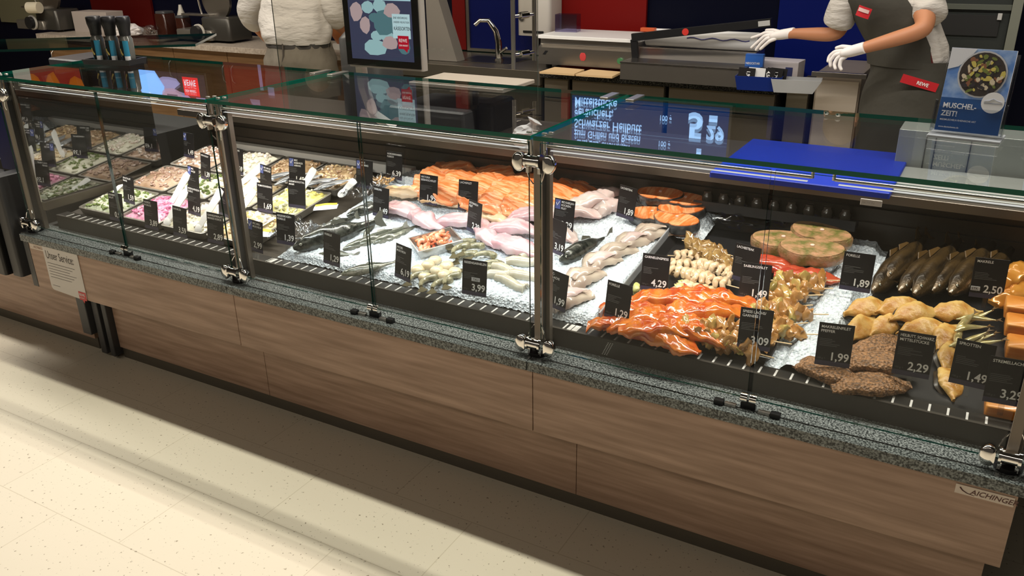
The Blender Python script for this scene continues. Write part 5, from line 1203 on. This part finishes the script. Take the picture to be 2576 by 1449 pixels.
# oven
a, b = W(2345, 100, 5.0).x, W(2530, 100, 5.0).x
t = thing('oven', 'tall dark grey oven with black slot behind the worker at right', 'oven', ((a+b)/2, 4.97, 0)); hw = (b-a)/2
MB().rbox(-hw, hw, 0, .59, .02, 1.9, .006).build('body', mat('oven_grey', (.035, .04, .037), .45, .3), t)
MB().rbox(-hw+.015, hw-.04, -.01, 0, 1.21, 1.31, .003).build('slot', MATTB, t); MB().rbox(hw-.055, hw-.035, -.02, 0, 1.29, 1.32, .003).build('latch', LGREY, t)
MB().rbox(-.06, .04, -.006, 0, 1.10, 1.115, .002).build('recess', MATTB, t); MB().rbox(-hw, hw, -.02, 0, 1.335, 1.36, .003).build('top_lip', mat('lip_grey', (.11, .12, .10), .4, .3), t)
MB().rbox(hw, hw+.045, -.03, .2, .02, 1.9, .003).build('edge_post', mat('post_grey', (.22, .23, .19), .4, .3), t)
t = thing('steel_case', 'pale grey panelled case standing behind the flyer stand at the right', 'case', (.10, 3.28, .931))
MB().rbox(-.39, .6, -.02, .13, 0, .135, .004).build('body', mat('case_grey', (.34, .37, .35), .4, .2), t)
for x in (-.30, -.27, -.16, .02, .2): MB().bb(x, x+.004, -.022, -.02, .005, .13).build('seam', DGREY, t)
t = thing('tray_cover', 'pale grey cover plate lying in front of the panelled case', 'plate', (.25, 3.06, .931))
MB().rbox(-.50, .40, -.15, .17, 0, .012, .004).build('plate', mat('plate_pale', (.36, .38, .36), .35, .2), t)

# ---- left background machines on the grey worktop
def slicer(px, py, label, sc=1.0, rz=0):
    p = W(px, py, 5.15); t = thing('meat_slicer', label, 'slicer', (p.x, 5.15, .912), (0, 0, rz)); t.scale = (sc,)*3
    MB().rbox(-.30, .12, -.13, .16, .02, .10, .02).build('base', mat('slicer_grey', (.20, .18, .15), .3, .6), t, True)
    MB().rbox(-.02, .30, -.10, .16, .02, .20, .03).build('motor_housing', mat('slicer_dark', (.07, .065, .055), .3, .5), t, True)
    MB().cyl((.0, -.145, .085), (.0, -.19, .085), .055, n=24).build('thickness_knob', BLACK, t, True)
    MB().cyl((.0, -.140, .085), (.0, -.155, .085), .066, n=24).build('knob_ring', mat('knob_white', (.55, .52, .46), .4), t, True)
    MB().cyl((.06, .02, .33), (.06, .045, .33), .16, n=36).build('blade_guard', STEEL, t, True)
    MB().rbox(-.32, .02, -.03, .05, .20, .215, .004).build('carriage', STEEL, t); MB().tube([(-.1, .0, .215), (-.1, -.02, .34)], .008, 8).build('handle_stem', CHROME, t, True)
    MB().cyl((-.14, -.02, .36), (-.06, -.02, .36), .02).build('handle_grip', LGREY, t, True)
    for sx in (-.22, .22): MB().cyl((sx, 0, 0), (sx, 0, .02), .02).build('foot', BLACK, t, True)
    return t
slicer(118, 50, 'meat slicer at the far left on the grey worktop'); slicer(535, 75, 'dark meat slicer left of the worker in white')
t = thing('paper_roll', 'small cream paper roll on the slicer at the far left', 'paper roll', (W(90, 38, 4.98).x, 4.98, 1.135), (0, 0, .3)); MB().cyl((-.06, 0, 0), (.06, 0, 0), .05, n=20).build('roll', mat('roll_cream', (.62, .56, .42), .6), t, True)
t = thing('bowl_of_nuts', 'clear bowl with brown pieces beside the dark jars', 'bowl', (W(375, 58, 5.1).x, 5.1, .912)); MB().lathe([(.04, 0), (.075, .05), (.082, .10), (.078, .10), (.07, .05), (.03, .01)], 20).build('bowl_glass', CLEARP, t, True)
mb = MB(); [mb.ell((random.uniform(-.035, .035), random.uniform(-.035, .035), .03+random.random()*.04), (.014, .011, .01), 6, 4) for _ in range(30)]; o = mb.build('nuts', mat('nut_brown', (.10, .05, .03), .3)); o.location = (W(375, 58, 5.1).x, 5.1, .915); tag(o, 'dark brown nuts in the clear bowl', 'nuts', kind='stuff')
for px, wd, ht, m_, l in ((418, .13, .20, mat('jar_deep_brown', (.035, .01, .006), .2, coat=.5), 'dark brown square jar, left'), (462, .10, .17, MATS['jar_deep_brown'], 'dark brown jar, middle'), (495, .08, .09, mat('pack_red', (.20, .012, .012), .3), 'low red pack beside the jars')):
    p = W(px, 60, 5.2); t = thing('storage_jar' if 'jar' in l else 'red_pack', l+' on the grey worktop', 'jar' if 'jar' in l else 'pack', (p.x, 5.2, .912)); MB().rbox(-wd/2, wd/2, -wd/2, wd/2, 0, ht, .02).build('body', m_, t, True)
    if 'jar' in l: MB().rbox(-wd/2*.9, wd/2*.9, -wd/2*.9, wd/2*.9, ht, ht+.02, .02).build('lid', DGREY, t, True)
t = thing('yellow_pack', 'small yellow label pack beside the dark slicer', 'pack', (W(515, 52, 5.1).x, 5.1, 1.0)); MB().rbox(-.03, .03, -.01, .01, -.088, .05, .004).build('body', mat('pack_yellow2', (.55, .38, .04), .5), t)
t = thing('wrapping_foil', 'heap of crumpled white wrapping film on the grey worktop', 'foil', (W(312, 85, 5.05).x, 5.05, .912))
mb = MB(); mb.ell((0, 0, .05), (.20, .12, .07), 22, 14, jit=.16); mb.build('sheet', mat('foil_white', (.62, .58, .56), .25, bump=.6, bscale=18), t)
t = thing('round_pan', 'flat round steel pan on the grey worktop left of the dark slicer', 'pan', (W(410, 88, 4.98).x, 5.0, .912)); MB().lathe([(.12, 0), (.15, .02), (.152, .03), (.145, .028), (.118, .006)], 32).build('pan_body', STEEL, t, True)
t = thing('white_box', 'white cardboard box on the worktop behind the spice grinders', 'box', (W(245, 35, 5.3).x, 5.3, .912), (0, 0, .1)); MB().rbox(-.22, .22, -.1, .1, 0, .18, .004).build('carton', mat('carton_grey', (.42, .36, .32), .6), t)
t = thing('bottle', 'pale squeeze bottle standing behind the jars', 'bottle', (W(452, 10, 5.35).x, 5.35, .912)); MB().lathe([(.03, 0), (.035, .01), (.035, .18), (.02, .22), (.012, .26)], 16).build('body', mat('bottle_pale', (.55, .52, .45), .4), t, True)
t = thing('hanging_ham', 'orange brown ham beside the worker in white, behind the monitor', 'ham', (W(862, 60, 5.2).x, 5.2, .93)); MB().ell((0, 0, .16), (.10, .09, .17), 16, 12, jit=.04).build('meat', mat('ham_orange', (.42, .13, .03), .4), t, True); MB().cyl((0, 0, -.02), (0, 0, .02), .09).build('plate', WHITE, t, True)
# ---- bread and cheese packs seen inside the left module
for k, (px, py, y_, rz, l) in enumerate(((218, 320, 2.80, .3, 'left pack with pale and pink slices'), (330, 318, 2.84, -.1, 'right pack with yellow cheese wedge'))):
    p = W(px, py, y_); t = thing('cheese_pack', l+' on the ledge behind the left glass', 'pack', (p.x, y_+.1, .93), (0, 0, rz))
    mb = MB(); loft(mb, .17, prof((0, .01), (.4, .05), (1, .04)), prof((0, .01), (.5, .05), (1, .03))); mb.build('wrap', mat('pack_cream', (.62, .52, .38), .35), t, True)
    MB().rbox(-.03, .05, -.052, -.03, .012, .04, .004).build('slice_picture', mat('pack_pinkish', (.60, .30, .22), .4) if k == 0 else mat('pack_cheese', (.66, .55, .18), .4), t)
#PART4
# ================================================================ people
def skinned(name, nodes, edges, root, m_, parent, sub=2):
    me = bpy.data.meshes.new(name); keys = list(nodes); ix = {k: i for i, k in enumerate(keys)}
    org = Vector(parent.location) if parent else Vector((0, 0, 0))
    if parent and parent.parent: org = Vector(parent.parent.location)
    me.from_pydata([tuple(Vector(nodes[k][0])-org) for k in keys], [(ix[a], ix[b]) for a, b in edges], [])
    o = bpy.data.objects.new(name, me); C.objects.link(o)
    md = o.modifiers.new('skin', 'SKIN'); md.use_smooth_shade = True
    if not me.skin_vertices: 
        bpy.context.view_layer.objects.active = o
    sv = me.skin_vertices[0].data if me.skin_vertices else None
    for k in keys:
        r = nodes[k][1]; sv[ix[k]].radius = (r, r) if isinstance(r, (int, float)) else r
        sv[ix[k]].use_root = (k == root)
    sd = o.modifiers.new('sub', 'SUBSURF'); sd.levels = sub; sd.render_levels = sub
    dg = bpy.context.evaluated_depsgraph_get(); dg.update()
    new = bpy.data.meshes.new_from_object(o.evaluated_get(dg)); bpy.data.objects.remove(o)
    new.materials.clear(); new.materials.append(m_); new.polygons.foreach_set('use_smooth', [True]*len(new.polygons)); new.name = name
    q = bpy.data.objects.new(name, new); C.objects.link(q)
    if parent: q.parent = parent
    return q
def garment(name, secs, m_, parent, a0=0, a1=360, n=40, fold=.008, seed=1, thick=0):
    # secs: (centre, half width, half depth, facing angle) ; ring lies roughly level
    org = Vector(parent.location); rings = []
    # resample
    fine = []
    for i in range(len(secs)-1):
        for q in range(4):
            u = q/4; A_, B2 = secs[i], secs[i+1]
            fine.append((Vector(A_[0]).lerp(Vector(B2[0]), u), A_[1]+(B2[1]-A_[1])*u, A_[2]+(B2[2]-A_[2])*u, A_[3]+(B2[3]-A_[3])*u))
    fine.append((Vector(secs[-1][0]), *secs[-1][1:]))
    full = (a1-a0) >= 360
    for c, hw, hd, fa in fine:
        r = []
        for j in range(n if full else n+1):
            a = math.radians(a0+(a1-a0)*j/n); x, y = hw*math.cos(a), hd*math.sin(a)
            k = 1+fold/max(hw, .01)*(noise.noise(Vector((math.cos(a)*3+seed, math.sin(a)*3, c.z*9+c.x*2)))*2)
            r.append(c-org+Vector((x*k*math.cos(fa)-y*k*math.sin(fa), x*k*math.sin(fa)+y*k*math.cos(fa), 0)))
        rings.append(r)
    mb = MB(); mb.rings(rings, full, full, closed=full)
    return mb.build(name, m_, parent, True)
def glove(parent, wrist, knuck, tips, thumb, palm_w, label=None):
    # wrist, knuckle centre, list of 4 (knuckle, mid, tip) and thumb (base, mid, tip)
    wv, kv = Vector(wrist), Vector(knuck); nodes = {'w': (wv, .028), 'c': (wv.lerp(kv, .35), (.036, .022))}; edges = [('w', 'c')]
    g = skinned('glove', {'w0': (wv-(kv-wv).normalized()*.03, .031), 'w': (wv, .029), 'c': (wv.lerp(kv, .45), (.036, .028)), 'k': (kv, (.040, .022))}, [('w0', 'w'), ('w', 'c'), ('c', 'k')], 'w', GLOVE, parent)
    for i, (a, b, c) in enumerate(tips):
        a = Vector(a); inner = wv.lerp(a, .6)
        f = skinned('glove_finger', {'i': (inner, .011), 'a': (a, .0105), 'b': (Vector(b), .0095), 'c': (Vector(c), .0075)}, [('i', 'a'), ('a', 'b'), ('b', 'c')], 'i', GLOVE, g, 2)
        f.parent = g; f.location = (0, 0, 0)
    a, b, c = map(Vector, thumb)
    f = skinned('glove_thumb', {'i': (wv.lerp(a, .5), .014), 'a': (a, .0125), 'b': (b, .011), 'c': (c, .0085)}, [('i', 'a'), ('a', 'b'), ('b', 'c')], 'i', GLOVE, g, 2)
    return g
def person(name_label, nodes, edges, loc, face_dir):
    t = thing('person', name_label, 'person', loc)
    return t
def head_parts(t, hc, fdir, hair_m, org):
    # face on the body's head: eyes, nose, mouth, ears and hair as children
    f = Vector(fdir).normalized(); sd = Vector((0, 0, 1)).cross(f).normalized(); h = Vector(hc)-org
    ang = math.atan2(f.y, f.x)
    MB().ell(h-f*.018+Vector((0, 0, .03)), (.098, .088, .105), 20, 14, (0, 0, ang)).build('hair', hair_m, t, True)
    for s_ in (-1, 1):
        MB().ell(h+f*.088+sd*s_*.032+Vector((0, 0, -.005)), (.009, .013, .009), 10, 8, (0, 0, ang)).build('eye', mat('eye_white', (.75, .75, .72), .2), t, True)
        MB().ell(h+f*.096+sd*s_*.032+Vector((0, 0, -.005)), (.003, .005, .005), 8, 6, (0, 0, ang)).build('iris', BLACK, t, True)
        MB().ell(h+sd*s_*.086+Vector((0, 0, -.02)), (.016, .008, .03), 10, 8, (0, 0, ang)).build('ear', SKIN, t, True)
    MB().ell(h+f*.104+Vector((0, 0, -.03)), (.018, .013, .022), 10, 8, (0, 0, ang)).build('nose', SKIN, t, True)
    MB().ell(h+f*.092+Vector((0, 0, -.062)), (.008, .024, .007), 10, 8, (0, 0, ang)).build('mouth', mat('lips', (.42, .13, .10), .5), t, True)
BROWNH = mat('hair_brown', (.06, .03, .015), .6, bump=.5, bscale=60, bstretch=(1, 1, 6))
# ---- worker leaning to the bin (right)
Y0 = 4.62
loc = Vector((-.40, Y0, 0)); t = thing('person', 'shop worker in white short sleeves, grey apron and white gloves reaching for the card bin', 'person', loc)
N = {'pel': ((-.40, Y0, .98), (.15, .11)), 'waist': ((-.42, Y0, 1.14), (.13, .095)), 'chest': ((-.52, 4.61, 1.32), (.15, .105)), 'neck0': ((-.62, 4.58, 1.485), (.075, .065)), 'neck1': ((-.655, 4.565, 1.54), .052), 'head': ((-.685, 4.54, 1.61), (.078, .088)), 'top': ((-.69, 4.545, 1.69), (.070, .078)),
     'sL': ((-.735, 4.60, 1.435), .062), 'eL': ((-.765, 4.62, 1.225), .044), 'wL': ((-1.005, 4.72, 1.213), .027), 'hL': ((-1.05, 4.74, 1.20), .024),
     'sR': ((-.405, 4.58, 1.445), .062), 'eR': (tuple(W(2328, 76, 4.40)), .046), 'wR': (tuple(W(2168, 122, 4.34)), .028), 'hR': (tuple(W(2145, 128, 4.34)), .024),
     'hipL': ((-.50, Y0, .92), .095), 'kL': ((-.50, 4.60, .50), .06), 'aL': ((-.51, 4.64, .10), .040), 'fL': ((-.54, 4.52, .045), .036),
     'hipR': ((-.31, Y0, .92), .095), 'kR': ((-.29, 4.60, .50), .06), 'aR': ((-.28, 4.64, .10), .040), 'fR': ((-.30, 4.52, .045), .036)}
E_ = [('pel', 'waist'), ('waist', 'chest'), ('chest', 'neck0'), ('neck0', 'neck1'), ('neck1', 'head'), ('head', 'top'), ('neck0', 'sL'), ('sL', 'eL'), ('eL', 'wL'), ('wL', 'hL'), ('neck0', 'sR'), ('sR', 'eR'), ('eR', 'wR'), ('wR', 'hR'), ('pel', 'hipL'), ('hipL', 'kL'), ('kL', 'aL'), ('aL', 'fL'), ('pel', 'hipR'), ('hipR', 'kR'), ('kR', 'aR'), ('aR', 'fR')]
skinned('body', N, E_, 'pel', SKIN, t)
head_parts(t, (-.685, 4.54, 1.62), (-.35, -.9, -.3), BROWNH, loc)
fa = math.radians(-14)
garment('shirt', [((-.42, Y0, 1.10), .185, .135, fa), ((-.44, Y0, 1.20), .18, .13, fa), ((-.50, 4.61, 1.30), .19, .14, fa), ((-.56, 4.60, 1.40), .195, .135, fa), ((-.60, 4.59, 1.47), .14, .10, fa), ((-.64, 4.57, 1.515), .065, .06, fa)], SHIRT, t, seed=3)
skinned('sleeve', {'a': ((-.66, 4.59, 1.45), .075), 'b': ((-.745, 4.60, 1.40), .085), 'c': ((-.765, 4.615, 1.295), .082), 'd': ((-.775, 4.625, 1.262), .080)}, [('a', 'b'), ('b', 'c'), ('c', 'd')], 'a', SHIRT, t)
skinned('sleeve', {'a': ((-.50, 4.59, 1.46), .075), 'b': ((-.40, 4.58, 1.42), .088), 'c': ((-.35, 4.49, 1.355), .084), 'd': ((-.345, 4.46, 1.325), .078)}, [('a', 'b'), ('b', 'c'), ('c', 'd')], 'a', SHIRT, t)
garment('trousers', [((-.40, Y0, 1.08), .165, .12, fa), ((-.40, Y0, .95), .19, .14, fa), ((-.40, Y0, .82), .20, .14, fa)], TROUS, t, seed=5)
for x in (-.50, -.30): garment('trouser_leg', [((x, Y0, .86), .105, .115, 0), ((x, 4.60, .50), .085, .09, 0), ((x, 4.62, .10), .075, .08, 0)], TROUS, t, seed=7+x)
for x in (-.53, -.29): MB().ell((x+.40, -.06, .05), (.05, .13, .05), 14, 10).build('shoe', BLACK, t, True)
garment('apron', [((-.41, Y0, 1.13), .190, .142, fa), ((-.40, Y0, 1.06), .195, .15, fa), ((-.395, Y0, .96), .220, .165, fa), ((-.39, 4.61, .82), .232, .175, fa), ((-.385, 4.61, .60), .235, .175, fa), ((-.38, 4.61, .48), .235, .17, fa)], APRON, t, 150, 395, fold=.006, seed=9)
garment('apron_bib', [((-.42, Y0, 1.10), .194, .147, fa), ((-.44, Y0, 1.20), .192, .142, fa), ((-.50, 4.61, 1.30), .202, .152, fa), ((-.56, 4.60, 1.39), .204, .147, fa), ((-.59, 4.593, 1.44), .185, .13, fa)], APRON, t, 205, 318, fold=.003, seed=9)
# apron pocket band, name tag
def stick(t, px0, py0, px1, py1, y0, y1, hgt, m_, nm, txt=None, tsize=.02, tm=INK):
    A, B2 = W(px0, py0, y0), W(px1, py1, y1); org = Vector(t.location); u = (B2-A); L_ = u.length; u.normalize(); v = Vector((0, 0, 1)); v = (v-u*v.dot(u)).normalized(); nn = u.cross(v)
    M = Matrix.Translation(A-org) @ Matrix((u, v, nn)).transposed().to_4x4()
    mb = MB(); k = 8; mb.rings([[(L_*i/k, -hgt/2, .004*math.sin(PI*i/k)) for i in range(k+1)], [(L_*i/k, hgt/2, .004*math.sin(PI*i/k)) for i in range(k+1)]], False, False, closed=False)
    mb.xf(M); mb.build(nm, m_, t)
    if txt:
        mb = MB(); me = textmesh(txt, tsize, .02, .95); mb.mesh(me, M @ Matrix.Translation((L_*.42, -tsize*.35, .006))); mb.build(nm+'_text', tm, t)
stick(t, 2268, 196, 2358, 222, 4.425, 4.475, .040, mat('band_red', (.50, .012, .02), .6), 'pocket_band', 'REWE', .022)
stick(t, 2157, 25, 2189, 36, 4.435, 4.425, .048, MATS['band_red'], 'name_tag')
stick(t, 2160, 22, 2186, 31, 4.430, 4.42, .016, mat('tag_pale', (.65, .45, .42), .5), 'name_strip')
stick(t, 2336, 120, 2350, 180, 4.50, 4.50, .01, mat('seam_darkred', (.10, .012, .01), .7), 'apron_seam')
# gloved hands
def hp(px, py, y): return W(px, py, y)
glove(t, hp(1985, 84, 4.73), hp(1935, 92, 4.755),
      [(hp(1926, 82, 4.78), hp(1908, 90, 4.79), hp(1888, 96, 4.80)), (hp(1924, 90, 4.76), hp(1906, 106, 4.77), hp(1888, 122, 4.775)), (hp(1928, 97, 4.74), hp(1912, 112, 4.75), hp(1900, 128, 4.755)), (hp(1936, 103, 4.72), hp(1922, 115, 4.73), hp(1910, 126, 4.73))],
      (hp(1965, 82, 4.76), hp(1945, 76, 4.80), hp(1925, 76, 4.83)), .04)
glove(t, hp(2160, 124, 4.340), hp(2112, 137, 4.360),
      [(hp(2100, 130, 4.385), hp(2086, 142, 4.390), hp(2082, 158, 4.380)), (hp(2100, 138, 4.370), hp(2088, 154, 4.370), hp(2090, 170, 4.365)), (hp(2106, 146, 4.355), hp(2098, 162, 4.350), hp(2103, 176, 4.340)), (hp(2115, 150, 4.340), hp(2112, 166, 4.335), hp(2118, 178, 4.330))],
      (hp(2140, 120, 4.380), hp(2118, 117, 4.410), hp(2100, 122, 4.420)), .04)
# ---- worker in white seen from behind (left)
loc = Vector((-4.27, 4.5, 0)); t = thing('person', 'shop worker in white seen from behind, leaning on the grey worktop', 'person', loc)
N = {'pel': ((-4.27, 4.5, .97), (.17, .12)), 'waist': ((-4.28, 4.52, 1.12), (.15, .10)), 'chest': ((-4.31, 4.60, 1.33), (.17, .11)), 'neck0': ((-4.34, 4.70, 1.50), (.08, .07)), 'neck1': ((-4.35, 4.73, 1.56), .055), 'head': ((-4.35, 4.77, 1.64), (.08, .09)), 'top': ((-4.35, 4.77, 1.72), (.07, .078)),
     'sL': ((-4.55, 4.66, 1.45), .065), 'eL': ((-4.84, 4.60, 1.20), .046), 'wL': ((-4.96, 4.90, .985), .03), 'hL': ((-4.97, 4.96, .97), .026),
     'sR': ((-4.13, 4.66, 1.45), .065), 'eR': ((-3.99, 4.56, 1.20), .046), 'wR': ((-4.10, 4.85, 1.05), .03), 'hR': ((-4.13, 4.92, 1.03), .026),
     'hipL': ((-4.38, 4.5, .92), .10), 'kL': ((-4.38, 4.52, .50), .065), 'aL': ((-4.38, 4.48, .10), .042), 'fL': ((-4.39, 4.60, .045), .038),
     'hipR': ((-4.16, 4.5, .92), .10), 'kR': ((-4.16, 4.52, .50), .065), 'aR': ((-4.16, 4.48, .10), .042), 'fR': ((-4.15, 4.60, .045), .038)}
skinned('body', N, E_, 'pel', SKIN, t)
head_parts(t, (-4.35, 4.77, 1.65), (0, .9, -.3), BROWNH, loc)
garment('shirt', [((-4.27, 4.5, 1.045), .26, .17, 0), ((-4.28, 4.50, 1.09), .275, .185, 0), ((-4.30, 4.53, 1.18), .29, .19, 0), ((-4.31, 4.57, 1.30), .285, .18, 0), ((-4.33, 4.63, 1.42), .26, .16, 0), ((-4.34, 4.68, 1.49), .17, .11, 0), ((-4.345, 4.71, 1.54), .075, .07, 0)], SHIRT, t, fold=.016, seed=12)
skinned('sleeve', {'a': ((-4.50, 4.66, 1.45), .085), 'b': ((-4.68, 4.62, 1.36), .095), 'c': ((-4.80, 4.60, 1.26), .105), 'd': ((-4.83, 4.64, 1.17), .095), 'e': ((-4.88, 4.74, 1.08), .055)}, [('a', 'b'), ('b', 'c'), ('c', 'd'), ('d', 'e')], 'a', SHIRT, t)
skinned('sleeve', {'a': ((-4.15, 4.66, 1.45), .085), 'b': ((-4.03, 4.60, 1.34), .09), 'c': ((-3.98, 4.57, 1.22), .085), 'd': ((-4.02, 4.66, 1.14), .07)}, [('a', 'b'), ('b', 'c'), ('c', 'd')], 'a', SHIRT, t)
garment('trousers', [((-4.27, 4.5, 1.055), .245, .155, 0), ((-4.265, 4.5, 1.02), .25, .165, 0), ((-4.26, 4.49, .93), .275, .20, 0), ((-4.255, 4.49, .82), .29, .21, 0), ((-4.25, 4.49, .70), .285, .20, 0)], TROUS, t, fold=.014, seed=15)
for x in (-4.39, -4.13): garment('trouser_leg', [((x, 4.5, .80), .145, .15, 0), ((x, 4.51, .50), .105, .11, 0), ((x, 4.49, .10), .085, .09, 0)], TROUS, t, seed=17+x)
for x in (-4.39, -4.15): MB().ell((x+4.27, .05, .05), (.05, .13, .05), 14, 10).build('shoe', BLACK, t, True)
garment('belt', [((-4.27, 4.5, 1.02), .254, .170, 0), ((-4.27, 4.5, 1.05), .252, .164, 0)], mat('belt_dark', (.035, .03, .025), .6), t, fold=.006, seed=15)
mb = MB().tube([(.02, -.165, 1.06), (.035, -.185, .98), (.02, -.21, .88), (.03, -.215, .80)], [.006, .007, .005, .004], 8); mb.build('apron_tie', mat('tie_dark', (.06, .05, .04), .7), t, True)
for s_, w_, k_ in ((-1, Vector((-4.93, 4.86, 1.02)), Vector((-4.99, 4.99, .945))), (1, Vector((-4.09, 4.84, 1.06)), Vector((-4.16, 4.94, 1.01)))):
    tips = [(k_+Vector((.03*i-.045, .01, 0)), k_+Vector((.03*i-.05, .045, -.006)), k_+Vector((.03*i-.055, .07, -.018))) for i in range(4)]
    glove(t, w_, k_, tips, (w_+Vector((.03, .03, 0)), w_+Vector((.05, .06, -.02)), w_+Vector((.05, .09, -.03))), .04)
